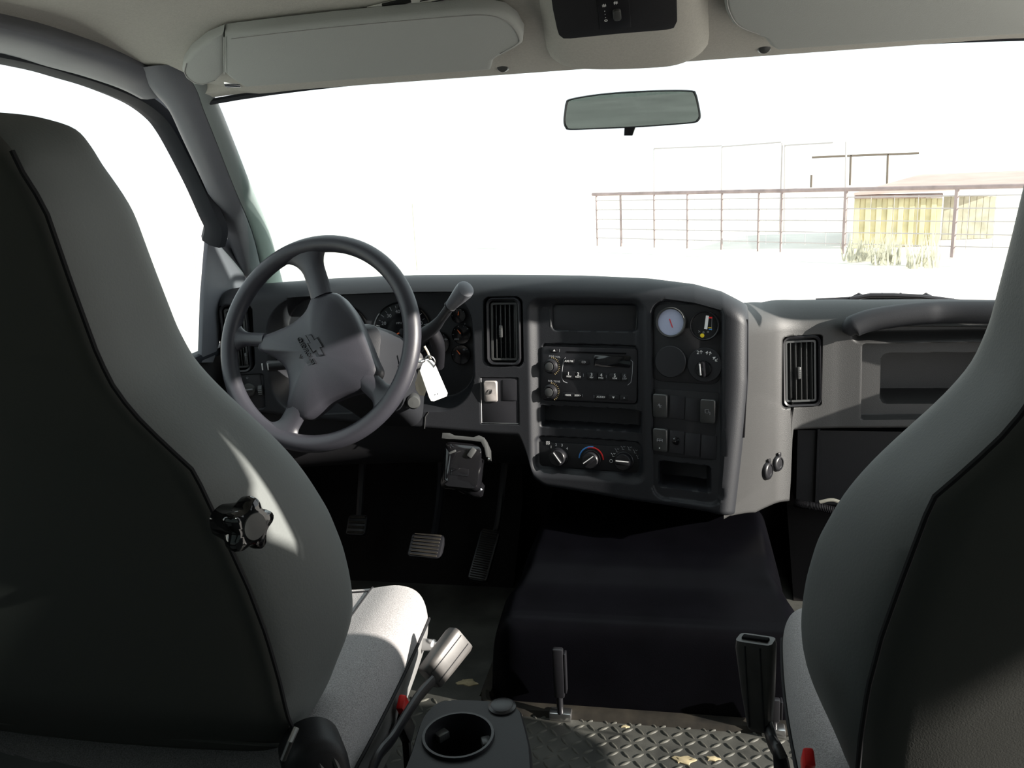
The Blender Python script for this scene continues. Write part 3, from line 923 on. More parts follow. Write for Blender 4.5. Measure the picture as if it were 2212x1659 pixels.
# switch plate frame below the dials
M2, w2, h2 = rect((1410, 838), (1549, 996), YA, 0.010)
b = MB(); b.prism(M2, rr(w2, h2, 0.004, 3), -0.004, 0.002, 0.001)
sp = b.build('switch_plate', 'darkplastic', dash)
MS = M2.inverted()
def rs(px, py):
    q = MS @ hit(px, py, 0.008); return M2 @ T(q.x, q.y, 0.002)
def rocker(K, par, w=0.029, h=0.047, m='rockergrey', icon=None, name='rocker_switch'):
    b = MB()
    o = rr(w, h, 0.004, 3)
    pr = [(-h / 2, 0.004), (-h / 4, 0.0075), (0, 0.006), (h / 4, 0.0085), (h / 2, 0.010)]
    rings = []
    for z in (-0.002,):
        rings.append([K @ Vector((x, y, z)) for x, y in o])
    ys = [p[0] for p in pr]; zs = [p[1] for p in pr]
    rings.append([K @ Vector((x, y, float(np.interp(y, ys, zs)) - 0.0015)) for x, y in o])
    rings.append([K @ Vector((x * 0.9, y * 0.93, float(np.interp(y, ys, zs)))) for x, y in o])
    b.loft(rings)
    sw = b.build(name, m, par)
    return sw
def icon_strokes(K, strokes, par, m='mark_dim', r=0.00045):
    for st in strokes:
        b = MB(); b.tube([K @ Vector((x, y, 0.0078)) for x, y in st], r, 4); b.build('switch_symbol', m, par)
K = rs(1427, 876); rocker(K, sp)
icon_strokes(K, [[(-.004, 0), (.004, .001)], [(-.003, .004), (.003, -.003)], [(0, .005), (0, -.004)]], sp)
K = rs(1530, 888); rocker(K, sp)
icon_strokes(K, [[(-.005, .003), (.002, .004), (.002, -.003), (-.004, -.003), (-.005, .003)], [(.002, .0), (.005, -.001), (.005, -.006)]], sp)
K = rs(1427, 950); rocker(K, sp)
icon_strokes(K, [[(-.005, -.003), (-.005, .003), (0, .003), (0, -.003)], [(.001, .003), (.006, .003), (.006, -.003)], [(-.006, 0), (.006, 0)]], sp)
b = MB(); b.lathe(K @ T(0, -0.016, 0.006), [(0.0012, 0), (0.001, 0.0008)], 8); b.build('indicator', 'mark', sp)
for px, py in ((1463, 880), (1497, 885), (1496, 961), (1531, 966), (1462, 955)):
    b = MB(); b.prism(rs(px, py), rr(0.0295, 0.046, 0.0015, 2), -0.001, 0.0016, 0.0006); b.build('switch_blank', 'panelblack', sp)
b = MB(); b.lathe(rs(1461, 952) @ T(0, 0, 0.0016), [(0.0085, 0), (0.0085, 0.001), (0.007, 0.003), (0.002, 0.0042)], 24); b.build('push_knob', 'glossblack', sp)

# ---- two-switch plate left of the stack
M3, w3, h3 = rect((1039, 817), (1120, 915), YA, 0.002)
b = MB(); b.prism(M3, rr(w3, h3, 0.002, 2), -0.004, 0.001, 0.0006)
tp = b.build('switch_plate', 'panelblack', dash)
b = MB()
pts = [M3 @ Vector((x, y, 0.001)) for x, y in ((w3 / 2, -h3 / 2), (-w3 / 2, -h3 / 2), (-w3 / 2, h3 / 2))]
b.tube(pts, 0.0009, 6); b.build('plate_edge', 'steel', tp)
ML3 = M3.inverted()
def r3(px, py):
    q = ML3 @ hit(px, py, 0.001); return M3 @ T(q.x, q.y, 0.001)
K = r3(1061, 845)
rocker(K, tp, 0.028, 0.045, 'bucklegrey')
icon_strokes(K, [[(-.004, .004), (.004, .004), (.004, -.004), (-.004, -.004), (-.004, .004)], [(-.002, .002), (.002, .002), (.002, -.002), (-.002, -.002)]], tp, 'blackplastic')
b = MB(); b.prism(r3(1101, 843), rr(0.030, 0.044, 0.0015, 2), -0.001, 0.0012, 0.0005); b.build('switch_blank', 'panelblack', tp)

# ---- lamp switch beside the outer vent
M4, w4, h4 = rect((516, 810), (570, 884), YA, 0.004)
b = MB(); b.prism(M4, rr(w4, h4, 0.006, 3), -0.004, 0.001, 0.0006)
lp = b.build('lamp_switch_plate', 'panelblack', dash)
ML4 = M4.inverted()
def r4(px, py):
    q = ML4 @ hit(px, py, 0.003); return M4 @ T(q.x, q.y, 0.001)
K = r4(538, 842)
b = MB(); b.lathe(K, [(0.0145, 0), (0.014, 0.006), (0.0125, 0.008), (0.001, 0.0085)], 26); b.box(K @ RZ(radians(5)) @ T(0, 0, 0.011), 0.026, 0.007, 0.010, 0.002)
b.build('lamp_knob', 'rockergrey', lp)
b = MB(); b.box(K @ RZ(radians(5)) @ T(0, 0.0015, 0.0162), 0.022, 0.0014, 0.0006); b.build('pointer_line', 'mark_dim', lp)
K = r4(563, 843)
b = MB(); b.lathe(K @ RY(pi / 2) @ T(0.003, 0, -0.004), [(0.0125, 0), (0.0125, 0.008)], 20); b.build('dimmer_wheel', 'rockergrey', lp)
for k in range(5):
    b = MB(); b.box(K @ T(0, -0.008 + 0.004 * k, 0.0095 - 0.0006 * (k - 2) ** 2), 0.008, 0.0008, 0.0008); b.build('dimmer_ridge', 'mark_dim', lp)
b = MB(); K = r4(534, 816); b.tube([K @ Vector((0.002 * cos(t * pi / 6), 0.002 * sin(t * pi / 6), 0.0006)) for t in range(12)], 0.0004, 4, closed=True); b.build('lamp_symbol', 'mark_dim', lp)

# ---- power outlet caps on the flank
for (px, py), r in (((1658, 1017), 0.019), ((1680, 1001), 0.017)):
    K = F(px, py, 0.0, YB)
    b = MB(); b.lathe(K @ T(0, 0, -0.004), [(r, 0), (r, 0.006), (r - 0.002, 0.009), (r - 0.005, 0.010), (r - 0.006, 0.008), (0.002, 0.0085)], 28)
    oc = b.build('outlet_cap', 'blackplastic', dash)
    b = MB(); b.box(K @ T(0.004, r + 0.002, 0.003), 0.010, 0.008, 0.003, 0.001); b.build('cap_tab', 'blackplastic', oc)

# ---- instrument cluster
OC = 0.066
M, w, h = rect((600, 640), (1012, 884), YA, OC)
b = MB(); b.prism(M, rr(w, h, 0.06, 8), -0.004, 0.0, 0.0)
cl = b.build('instrument_cluster', 'panelblack', dash)
def fc(px, py, off=OC - 0.001): return F(px, py, off)
def dial(px, py, r, a0, a1, nt, needle, par, nums=(), nr=0.72, nsize=0.011, face='glossblack'):
    K = fc(px, py)
    b = MB(); b.lathe(K, [(r * 1.06, -0.001), (r * 1.06, 0.003), (r * 1.02, 0.004), (r, 0.001), (0.001, 0.0012)], 44)
    d = b.build('dial', face, par)
    for k in range(nt):
        a = radians(a0 + (a1 - a0) * k / (nt - 1))
        big = k % 2 == 0
        b = MB(); b.box(K @ RZ(a) @ T(r * 0.9, 0, 0.0018), r * (0.14 if big else 0.08), 0.0011 if big else 0.0007, 0.0003)
        b.build('scale_tick', 'mark_dim', par)
    for s, a in nums:
        a = radians(a)
        text(s, nsize, K @ T(r * nr * cos(a), r * nr * sin(a), 0.0019), 'mark_dim', 'numeral', par)
    a = radians(needle)
    b = MB()
    b.prism(K @ RZ(a) @ T(0, 0, 0.004), [(0.0, -0.0016), (r * 0.62, -0.0006), (r * 0.62, 0.0006), (0.0, 0.0016)], 0, 0.001)
    b.build('needle', 'needle', par)
    b = MB(); b.lathe(K, [(r * 0.11, 0.001), (r * 0.10, 0.006), (0.001, 0.0065)], 18); b.build('needle_hub', 'blackplastic', par)
dial(869, 716, 0.062, 190, -10, 17, 205, cl, [('10', 183), ('20', 155), ('30', 128), ('40', 100), ('50', 75), ('60', 48), ('70', 22), ('80', -4)])
text('MPH', 0.006, fc(862, 698) @ T(0, 0, 0.002), 'mark_dim', 'lettering', cl)
dial(735, 720, 0.062, 200, -20, 13, 205, cl, [('1', 165), ('2', 130), ('3', 90), ('4', 50), ('5', 15)])
dial(946, 742, 0.025, 160, 20, 5, 118, cl, nsize=0.006)
dial(997, 722, 0.0205, 180, 40, 5, 128, cl, nsize=0.006)
dial(996, 766, 0.0205, 180, 40, 5, 130, cl, nsize=0.006)
dial(991, 682, 0.0155, 180, 40, 5, 85, cl, nsize=0.006)
for s, px, py in (('E', 991, 733), ('F', 1005, 700), ('100', 985, 733), ('40', 963, 733), ('60', 1003, 755)):
    text(s, 0.006, fc(px, py) @ T(0, 0, 0.0025), 'mark_dim', 'numeral', cl)

# ================================================================== STEERING WHEEL
WC = Vector((-0.553, 1.419, 0.682))
_t, _a = 0.396, -0.099
WN = Vector((sin(_a) * cos(_t), -cos(_a) * cos(_t), sin(_t)))
WM = frame(WC, Vector((0, 0, 1)).cross(WN), WN)          # local x right, y up in the wheel plane, z to the driver
sw = thing('steering_wheel', 'four spoke dark steering wheel turned to the right', 'steering wheel', WC)
RW = 0.1845
b = MB()
N = 96
pts = [WM @ Vector((RW * cos(2 * pi * k / N), RW * sin(2 * pi * k / N), 0)) for k in range(N)]
b.tube(pts, 0.0158, 16, closed=True, up=WN)
b.build('rim', 'wheel', sw)
# spokes: tapered blades that flare out into the rim
for ang, a_in, w_in, r_in in ((104, 92, 0.022, 0.085), (178, 178, 0.013, 0.112), (-108, -104, 0.021, 0.125), (-35, -33, 0.020, 0.118)):
    A, B = radians(a_in), radians(ang)
    p0 = Vector((r_in * cos(A), r_in * sin(A), -0.004)); p1 = Vector((0.181 * cos(B), 0.181 * sin(B), -0.002))
    b = MB(); rings = []
    for k in range(13):
        t = k / 12
        c = p0.lerp(p1, t)
        tl = 0.0 if t < 0.5 else ((t - 0.5) / 0.5) ** 2.2
        wd_ = w_in + 0.030 * tl
        d_dir = (p1 - p0).normalized(); side = Vector((-d_dir.y, d_dir.x, 0))
        # bend the flared end round the rim
        ring = []
        for j in range(14):
            q = 2 * pi * j / 14
            s_ = wd_ * cos(q)
            back = -(s_ * s_) / (2 * RW) * tl * 1.2
            ring.append(WM @ (c + side * s_ + d_dir * back + Vector((0, 0, 0.0115 * sin(q) - 0.012 * (1 - t) * t))))
        rings.append(ring)
    b.loft(rings); b.build('spoke', 'wheel', sw)
# horn pad
hub = [(-0.019, 0.089), (0.006, 0.094), (0.029, 0.091), (0.050, 0.073), (0.072, 0.046), (0.096, 0.004), (0.113, -0.028), (0.125, -0.051), (0.114, -0.071), (0.097, -0.085),
       (0.062, -0.096), (0.030, -0.110), (0.010, -0.128), (-0.010, -0.141), (-0.032, -0.138), (-0.050, -0.128), (-0.050, -0.098), (-0.053, -0.073), (-0.066, -0.046), (-0.092, -0.028), (-0.123, -0.016), (-0.126, -0.003), (-0.124, 0.009), (-0.092, 0.021), (-0.057, 0.037), (-0.032, 0.060)]
ol = catmull([Vector((x, y, 0)) for x, y in hub], 4, True)
cx = Vector((0.002, -0.022, 0))
b = MB(); rings = []
for sc_, z in ((0.90, -0.050), (0.985, -0.030), (1.0, -0.010), (0.985, -0.002), (0.95, 0.003), (0.86, 0.007), (0.7, 0.012), (0.5, 0.0165), (0.3, 0.019), (0.1, 0.020)):
    rings.append([WM @ (cx + (p - cx) * sc_ + Vector((0, 0, z))) for p in ol])
b.loft(rings); hp_ = b.build('horn_pad', 'wheel', sw)
# outline emblem and lettering pressed into the pad, turned with the wheel
ET = WM @ T(0.006, -0.010, 0.0205) @ RZ(radians(-52))
E_ = [(-0.027, -0.0085), (-0.022, 0.0005), (-0.0095, 0.0005), (-0.0095, 0.0085), (0.0125, 0.0085), (0.0095, 0.0025), (0.027, 0.0025), (0.022, -0.0062), (0.0095, -0.0062), (0.0095, -0.0140), (-0.0125, -0.0140), (-0.0095, -0.0085)]
b = MB(); b.tube([ET @ Vector((x, y + 0.004, 0)) for x, y in E_], 0.0009, 6, closed=True); b.build('emblem', 'blackplastic', sw)
b = MB(); b.prism(ET, [(x * 0.9, (y + 0.0028) * 0.86 + 0.0012) for x, y in E_], -0.0005, 0.0006); b.build('emblem_face', 'wheel', sw)
text('CHEVROLET', 0.0112, ET @ T(-0.002, -0.019, -0.0006), 'blackplastic', 'lettering', sw, ext=0.0016, bold=0.012)
b = MB()
K = ET @ T(0.0, -0.034, -0.0012)
for st in ([(-.004, .003), (0, -.003), (.004, .003)], [(0, -.003), (.001, .004)]):
    b = MB(); b.tube([K @ Vector((x, y, 0)) for x, y in st], 0.0007, 5); b.build('airbag_mark', 'blackplastic', sw)

# ---- steering column
sc_ = thing('steering_column', 'dark steering column shroud behind the wheel with stalk and gear lever', 'steering column', WC + Vector((0.02, 0.15, -0.05)))
b = MB(); rings = []
ax = -WN
for d, w, h, dx, dy, r in ((0.055, 0.105, 0.105, 0.01, -0.012, 0.03), (0.075, 0.135, 0.130, 0.02, -0.015, 0.03), (0.14, 0.150, 0.145, 0.026, -0.022, 0.03), (0.22, 0.150, 0.150, 0.022, -0.03, 0.03), (0.30, 0.14, 0.145, 0.02, -0.05, 0.03)):
    rings.append([WM @ Vector((x + dx, y + dy, -d)) for x, y in rr(w, h, r, 6)])
b.loft(rings); b.build('shroud', 'dash', sc_)
b = MB(); b.lathe(WM @ T(0, 0, -0.06), [(0.045, -0.01), (0.045, 0.02), (0.02, 0.03)], 24); b.build('column_collar', 'blackplastic', sc_)
# gear lever on the right
K0 = at(938, 706, Y=1.565); K1 = at(958, 682, Y=1.525); K2 = at(972, 662, Y=1.505); K3 = at(1008, 622, Y=1.47)
b = MB(); pb = at(900, 735, Y=1.60)
pth = catmull([pb, K0, K1, K2], 6)
b.tube(pth, [0.017 - 0.008 * min(1, k / 10) for k in range(len(pth))], 12); b.build('lever_arm', 'dash', sc_)
b = MB()
d_ = (K3 - K2)
prof = [(0.0, 0.0085), (0.05, 0.0105), (0.3, 0.0125), (0.6, 0.0150), (0.85, 0.0168), (0.95, 0.0160), (1.0, 0.0120), (1.03, 0.004)]
b.tube([K2 + d_ * t for t, r in prof], [r for t, r in prof], 18); b.build('lever_grip', 'trim', sc_)
b = MB(); b.tube([K2 + d_ * 0.0, K2 + d_ * 0.04], 0.0115, 16); b.build('lever_ring', 'blackplastic', sc_)
# gear boot down the right-hand side
b = MB(); b.tube(catmull([at(930, 712, Y=1.58), at(946, 745, Y=1.60), at(945, 790, Y=1.63)], 6), 0.014, 10); b.build('lever_cover', 'blackplastic', sc_)
# turn stalk on the left
p = [WM @ Vector(q) for q in ((-0.05, -0.02, -0.10), (-0.11, -0.026, -0.10), (-0.16, -0.03, -0.098))]
b = MB(); b.tube(p, [0.010, 0.009, 0.011], 12); b.build('turn_stalk', 'blackplastic', sc_)
K = at(530, 772, Y=p[2].y - 0.004)
for dx in (-0.008, 0.004):
    b = MB(); b.tube([p[2] + Vector((dx, -0.011, -0.006)), p[2] + Vector((dx, -0.011, 0.007))], 0.0014, 6); b.build('stalk_mark', 'mark', sc_)
# ignition lock
IG = at(899, 778, Y=1.545)
b = MB(); Mi = frame(IG, (0, 1, 0), Vector((0.75, -0.62, 0.1)))
b.lathe(Mi @ T(0, 0, -0.05), [(0.020, 0), (0.020, 0.045), (0.017, 0.05), (0.010, 0.051), (0.001, 0.049)], 22); b.build('ignition_lock', 'blackplastic', sc_)
b = MB(); b.lathe(frame(at(893, 868, Y=1.56), (1, 0, 0), (0.3, -0.9, 0.1)), [(0.014, -0.03), (0.014, 0.006), (0.011, 0.010), (0.001, 0.011)], 18); b.build('column_lock_cap', 'rockergrey', sc_)

# ---- keys hanging from the lock
YK = 1.515
kr = thing('key_ring', 'keys hanging from the ignition with white rectangular tag and oval fob', 'keys', at(915, 770, Y=YK))
b = MB(); ks = at(906, 768, Y=YK)
b.box(frame(IG, (0, 1, 0), Vector((0.75, -0.62, 0.1))) @ T(0, 0, 0.014), 0.022, 0.003, 0.030, 0.001); b.build('key', 'steel', kr)
rc_ = at(929, 782, Y=YK)
b = MB(); b.tube([rc_ + Vector((0.010 * cos(2 * pi * k / 24), -0.004 * sin(2 * pi * k / 24), 0.013 * sin(2 * pi * k / 24))) for k in range(24)], 0.0013, 6, closed=True); b.build('split_ring', 'steel', kr)
b = MB(); b.tube([at(917, 748, Y=YK), at(924, 760, Y=YK), at(930, 776, Y=YK)], 0.0022, 6); b.build('strap', 'ivory', kr)
def flat_px(out, Y, th, name, m, par, tilt=0.0):
    ps = [at(x, y, Y=Y) for x, y in out]
    c = sum(ps, Vector()) / len(ps)
    Mf = frame(c, (1, 0, 0), (0.42, -1, 0.12)); L = Mf.inverted()
    bb = MB(); bb.prism(Mf, [((L @ p).x, (L @ p).y) for p in ps], -th / 2, th / 2, th * 0.3)
    return bb.build(name, m, par)
flat_px([(912, 785), (922, 778), (933, 778), (940, 786), (968, 850), (966, 857), (937, 866), (930, 865), (926, 858), (906, 800)], YK, 0.003, 'white_tag', 'white', kr)
flat_px([(905, 800), (913, 798), (918, 806), (921, 842), (917, 855), (906, 853), (898, 842), (896, 828)], YK + 0.008, 0.006, 'oval_fob', 'ivory', kr)
b = MB(); b.lathe(frame(at(945, 851, Y=YK - 0.004), (1, 0, 0), (0.42, -1, 0.12)), [(0.0012, 0), (0.0011, 0.0008)], 8); b.build('tag_hole', 'void', kr)

# ================================================================== SEATS
def seat(xc, y0, name, label, sgn, coff=0.0):
    """sgn +1: inner side towards +x (driver); the cab-rear face shows to the camera"""
    st = thing(name, label, 'seat', (xc, y0 + 0.25, 0), 'front bucket seats')
    zs = np.array([.375, .40, .43, .487, .519, .555, .595, .638, .68, .71, .739, .763, .787, .81, .84, .9, .97, 1.0, 1.013, 1.024, 1.031, 1.035])
    ws = np.array([.205, .222, .240, .268, .278, .282, .281, .274, .259, .243, .221, .202, .185, .173, .167, .164, .162, .156, .149, .135, .112, .07])
    zm = np.array([.36, .445, .51, .564, .616, .67, .703, .753, .774, .812, .848, .89, .926, .96, 1.0, 1.02, 1.035])
    wm = np.array([.235, .242, .244, .243, .238, .229, .223, .214, .206, .195, .184, .172, .164, .156, .142, .118, .05])
    lv = np.concatenate([np.linspace(.375, .98, 40), np.array([.99, 1.0, 1.008, 1.015, 1.021, 1.026, 1.030, 1.033, 1.035])])
    back = lambda z: y0 - 0.2 * (z - 0.4) + 0.03 * smooth((0.47 - z) / 0.10)
    rings = []; bpts = []
    for z in lv:
        w = float(np.interp(z, zs, ws)); m = float(np.interp(z, zm, wm)); m = min(m, w - 0.006)
        yb = back(z); th = 0.145 * float(np.interp(z, [.37, .5, .75, .95, 1.02, 1.035], [.75, 1.05, 1.0, .85, .6, .25]))
        if z > 0.985: yb += 0.035 * ((z - 0.985) / 0.05) ** 2
        # outline: rear panel, seam corner, side, front edge, front hollow
        half = [(0, yb - 0.010), (m * 0.5, yb - 0.008), (m * 0.9, yb - 0.002), (m, yb + 0.002), (m + (w - m) * 0.55, yb + th * 0.26), (w - 0.002, yb + th * 0.58), (w, yb + th * 0.74), (w - 0.008, yb + th * 0.93), (w - 0.028, yb + th), (m * 0.72, yb + th * 0.82), (m * 0.35, yb + th * 0.70), (0, yb + th * 0.68)]
        ring = [(x, y) for x, y in half] + [(-x, y) for x, y in reversed(half[1:-1])]
        rings.append([Vector((xc + x, y, z)) for x, y in ring])
    b = MB()
    n = len(rings[0])
    b.loft(rings)
    nb = 3; ncl = len(half)
    # side bolsters get the vinyl, the rear panel the darker cloth
    ms = []
    for i in range(len(rings) - 1):
        for j in range(n):
            jj = j if j < ncl else n - 1 - j + 0
            rear = j < 3 or j >= n - 3
            front = 8 <= j < n - 8
            ms.append(1 if rear else (2 if front else 0))
    b.m = ms + [1, 1]
    bk = b.build('backrest', ['vinyl', 'seatback', 'fabric'], st, ang=60)
    md = bk.modifiers.new('sub', 'SUBSURF'); md.levels = 1; md.render_levels = 1
    # seams along both edges of the rear panel and along its hem
    for s in (1, -1):
        pts = []
        for z in np.linspace(.40, 1.0, 40):
            m = float(np.interp(z, zm, wm)); w = float(np.interp(z, zs, ws)); m = min(m, w - 0.006)
            yb = back(z) + (0.035 * ((z - 0.985) / 0.05) ** 2 if z > 0.985 else 0)
            pts.append(Vector((xc + s * (m + 0.002), yb - 0.0005, z)))
        q = MB(); q.tube(pts, 0.0022, 6); q.build('seam', 'thread', st)
    q = MB(); q.tube([Vector((xc + s_ * 0.232, back(.405) - 0.006 + 0.005 * abs(s_) ** 6, .405)) for s_ in np.linspace(-1, 1, 20)], 0.002, 6); q.build('hem', 'seatback', st)
    # ---- cushion
    ca = y0 + 0.04 + coff; cb = y0 + 0.475 + coff
    L = cb - ca; rings = []
    for k in range(26):
        t = k / 25
        y = ca + L * t
        top = 0.375 + 0.012 * sin(pi * min(1, t * 1.1)) - 0.004 * t
        ed = 1.0
        if t > 0.86: u = (t - 0.86) / 0.14; top -= 0.085 * u ** 2.4; ed = 1 - 0.14 * u ** 2.2
        if t < 0.1: top -= 0.03 * (1 - t / 0.1) ** 2
        bot = 0.225 + 0.02 * t + (0.02 * ((t - .86) / .14) ** 2 if t > .86 else 0)
        w = (0.245 + 0.022 * sin(pi * min(1, 0.25 + t * 0.75))) * ed
        half = [(0, top - 0.010), (w * 0.45, top - 0.010), (w * 0.66, top - 0.004), (w * 0.80, top + 0.006), (w * 0.93, top + 0.001), (w * 0.985, top - 0.018), (w, top - 0.050), (w * 0.985, (top + bot) / 2 - 0.02), (w * 0.93, bot + 0.012), (w * 0.85, bot), (0, bot)]
        ring = half + [(-x, z) for x, z in reversed(half[1:-1])]
        rings.append([Vector((xc + x, y, z)) for x, z in ring])
    b = MB(); b.loft(rings); n = len(rings[0]); nh = len(half)
    ms = []
    for i in range(len(rings) - 1):
        for j in range(n):
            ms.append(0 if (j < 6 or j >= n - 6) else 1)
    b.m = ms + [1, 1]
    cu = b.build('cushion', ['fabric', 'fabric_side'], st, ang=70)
    md = cu.modifiers.new('sub', 'SUBSURF'); md.levels = 1; md.render_levels = 2
    for s in (1, -1):
        q = MB(); q.tube([r[6 if s == 1 else n - 6] + Vector((s * 0.0002, 0, 0)) for r in rings[2:]], 0.0022, 6); q.build('cushion_piping', 'thread', st)
        q = MB(); q.tube([r[2 if s == 1 else n - 2] + Vector((0, 0, 0.0006)) for r in rings[2:25]], 0.0018, 6); q.build('cushion_seam', 'thread', st)
    q = MB(); q.tube([rings[21][j] + Vector((0, 0, 0.001)) for j in (2, 1, 0, n - 1, n - 2)], 0.0018, 6); q.build('cushion_seam', 'thread', st)
    # ---- base: steel frame, slides, plastic side valance
    q = MB(); q.box(T(xc, y0 + 0.21, 0.20), 0.44, 0.34, 0.045, 0.008); q.build('seat_pan', 'steel', st)
    for s in (1, -1):
        q = MB(); q.box(T(xc + s * 0.19, y0 + 0.20, 0.165), 0.035, 0.38, 0.03, 0.006); q.build('slide_rail', 'steel', st)
    q = MB()
    q.loft([[Vector((xc + x * w_, y0 + 0.20 + y * l_, z)) for x, y in rr(1, 1, 0.08, 4)] for w_, l_, z in ((0.46, 0.34, 0.0), (0.43, 0.30, 0.06), (0.40, 0.28, 0.15))])
    q.build('pedestal', 'darkplastic', st)
    return st, rings, back
seat1, cr1, back1 = seat(-0.53, 0.68, 'bucket_seat', "grey high-backed driver's seat behind the steering wheel with lumbar knob", 1)
seat2, cr2, back2 = seat(0.479, 0.657, 'bucket_seat', 'grey high-backed passenger seat in front of the glove panel', -1, 0.02)

# lumbar knob on the driver's seat
KN = at(531, 1133, Y=0.70)
Mk = frame(Vector((-0.262, KN.y + 0.02, 0.625)), (0, 1, 0), (0.93, -0.36, 0.05))
KP = at(528, 1133, X=-0.258)
Mk = frame(KP, (0, 1, 0), (0.93, -0.36, 0.05)) @ Matrix.Diagonal((0.68, 0.68, 0.75, 1))
b = MB()
def lobes(r, k=5, a=0.16, n=60): return [(r * (1 + a * cos(k * 2 * pi * i / n)) * cos(2 * pi * i / n), r * (1 + a * cos(k * 2 * pi * i / n)) * sin(2 * pi * i / n)) for i in range(n)]
b.loft([[Mk @ Vector((x, y, z)) for x, y in lobes(r, 5, a)] for r, a, z in ((0.020, 0.02, -0.035), (0.023, 0.10, -0.012), (0.0285, 0.17, -0.004), (0.030, 0.18, 0.006), (0.0285, 0.17, 0.013), (0.024, 0.12, 0.016), (0.018, 0.03, 0.0165))])
b.build('lumbar_knob', 'glossblack', seat1)
b = MB(); b.lathe(Mk @ T(0, 0, 0.0166), [(0.0165, 0), (0.016, 0.001), (0.001, 0.0014)], 28); b.build('knob_cap', 'rockergrey', seat1)

# recliner cover beside the backrest
rcp = at(690, 1672, Y=0.66)
Mr = frame(rcp + Vector((0, 0, -0.012)), (0, 1, 0), (0.55, -0.8, 0.05))
b = MB(); b.loft([[Mr @ Vector((x, y, z)) for x, y in rr(w_, h_, r_, 8)] for w_, h_, r_, z in ((0.062, 0.10, 0.030, -0.04), (0.062, 0.10, 0.030, 0.0), (0.058, 0.095, 0.028, 0.006), (0.048, 0.083, 0.024, 0.010))])
rcv = b.build('recliner_cover', 'darkplastic', seat1)
for dx in (-0.016, 0.0, 0.014):
    b = MB(); b.tube([Mr @ Vector((dx + 0.008 * (1 - (k / 8) ** 2), -0.04 + 0.08 * k / 8, 0.0105 - 0.008 * (k / 8) ** 6)) for k in range(9)], 0.003, 8); b.build('cover_rib', 'rockergrey', rcv)
b = MB(); b.tube([at(612, 1640, Y=0.63), at(628, 1600, Y=0.63), at(640, 1572, Y=0.64)], 0.003, 8); b.build('recliner_wire', 'steel', seat1)
# bolt on the cushion frame, cut-out in the side valance
bp_ = at(932, 1394, X=-0.262)
b = MB(); b.lathe(frame(bp_, (0, 1, 0), (1, -0.2, 0.1)), [(0.009, -0.03), (0.009, 0.004), (0.006, 0.006), (0.006, 0.010), (0.001, 0.0105)], 16); b.build('frame_bolt', 'steel', seat1)

# ================================================================== ENGINE COVER
def engine_cover():
    x0, x1 = -0.262, 0.318
    ys = np.concatenate([np.linspace(1.352, 1.41, 24), np.linspace(1.416, 1.70, 70), np.linspace(1.71, 2.0, 20)])
    us = np.concatenate([np.linspace(x0, x0 + 0.07, 26), np.linspace(x0 + 0.075, x1 - 0.075, 40), np.linspace(x1 - 0.07, x1, 26)])
    X, Y = np.meshgrid(us, ys)
    hp = np.interp(Y, [1.352, 1.365, 1.375, 1.39, 1.42, 1.47, 1.50, 1.53, 1.58, 1.70, 1.99], [0.0, 0.115, 0.150, 0.164, 0.170, 0.177, 0.184, 0.203, 0.216, 0.220, 0.226])
    for _ in range(10): hp[1:-1] = (hp[:-2] + 2 * hp[1:-1] + hp[2:]) / 4
    inset = np.interp(Y, [1.35, 1.47, 1.53, 1.99], [0.0, 0.0, 0.022, 0.03])
    # rounded front corners in plan
    fr = 0.05 * np.clip(1 - (Y - 1.352) / 0.05, 0, 1) ** 2
    dl = X - (x0 + inset + fr); dr_ = (x1 - inset - fr) - X
    d = np.minimum(dl, dr_)
    e = np.clip(d / 0.055, 0, 1)
    prof = np.sqrt(np.clip(1 - (1 - e) ** 3.2, 0, 1))
    Z = hp * prof
    m = MB(); m.grid(np.dstack([X, Y, Z + 0.001])); return m
ec = thing('engine_cover', 'black moulded engine cover on the floor below the centre stack', 'engine cover', (0.03, 1.36, 0))
engine_cover().build('cover_shell', 'engine', ec, ang=60)
b = MB(); b.loft([[Vector((xx, yy, zz)) for yy, zz in ((1.330, 0.0), (1.336, 0.010), (1.352, 0.014), (1.362, 0.012), (1.362, 0.0))] for xx in np.linspace(-0.235, 0.31, 12)]); b.build('base_flange', 'dirtflange', ec)
b = MB(); b.loft([[Vector((xx, yy, zz)) for xx, zz in ((-0.285, 0.0), (-0.280, 0.009), (-0.262, 0.012), (-0.255, 0.0))] for yy in np.linspace(1.38, 1.9, 10)]); b.build('base_flange', 'dirtflange', ec)
b = MB(); b.tube(catmull([(-0.235, 1.343, 0.005), (-0.262, 1.352, 0.005), (-0.272, 1.382, 0.005)], 6), 0.009, 8); b.build('flange_corner', 'dirtflange', ec)
for (lx, top_py, s) in ((1210, 1392, 1), (1672, 1500, 1)):
    bx = at(lx, 1506 if lx < 1400 else 1568, Z=0.012); bx.y = 1.336; bx.x = at(lx, 1500, Y=1.336).x
    lt = at(lx + 2, top_py, Y=bx.y - 0.004)
    b = MB(); b.box(T(bx.x, bx.y - 0.003, 0.008), 0.040, 0.022, 0.016, 0.003); b.build('latch_bracket', 'steel', ec)
    b = MB(); hgt = max(0.05, lt.z - 0.02)
    b.box(T(bx.x, bx.y - 0.008, 0.015 + hgt * 0.62), 0.019, 0.012, hgt * 0.75, 0.003)
    b.box(T(bx.x + 0.012, bx.y - 0.004, 0.015 + hgt * 0.62), 0.004, 0.016, hgt * 0.6, 0.001)
    b.build('latch_handle', 'blackplastic', ec)
    b = MB(); b.tube([(bx.x, bx.y - 0.008, 0.012), (bx.x, bx.y - 0.008, 0.02 + hgt * 0.3)], 0.006, 10); b.build('latch_rod', 'blackplastic', ec)

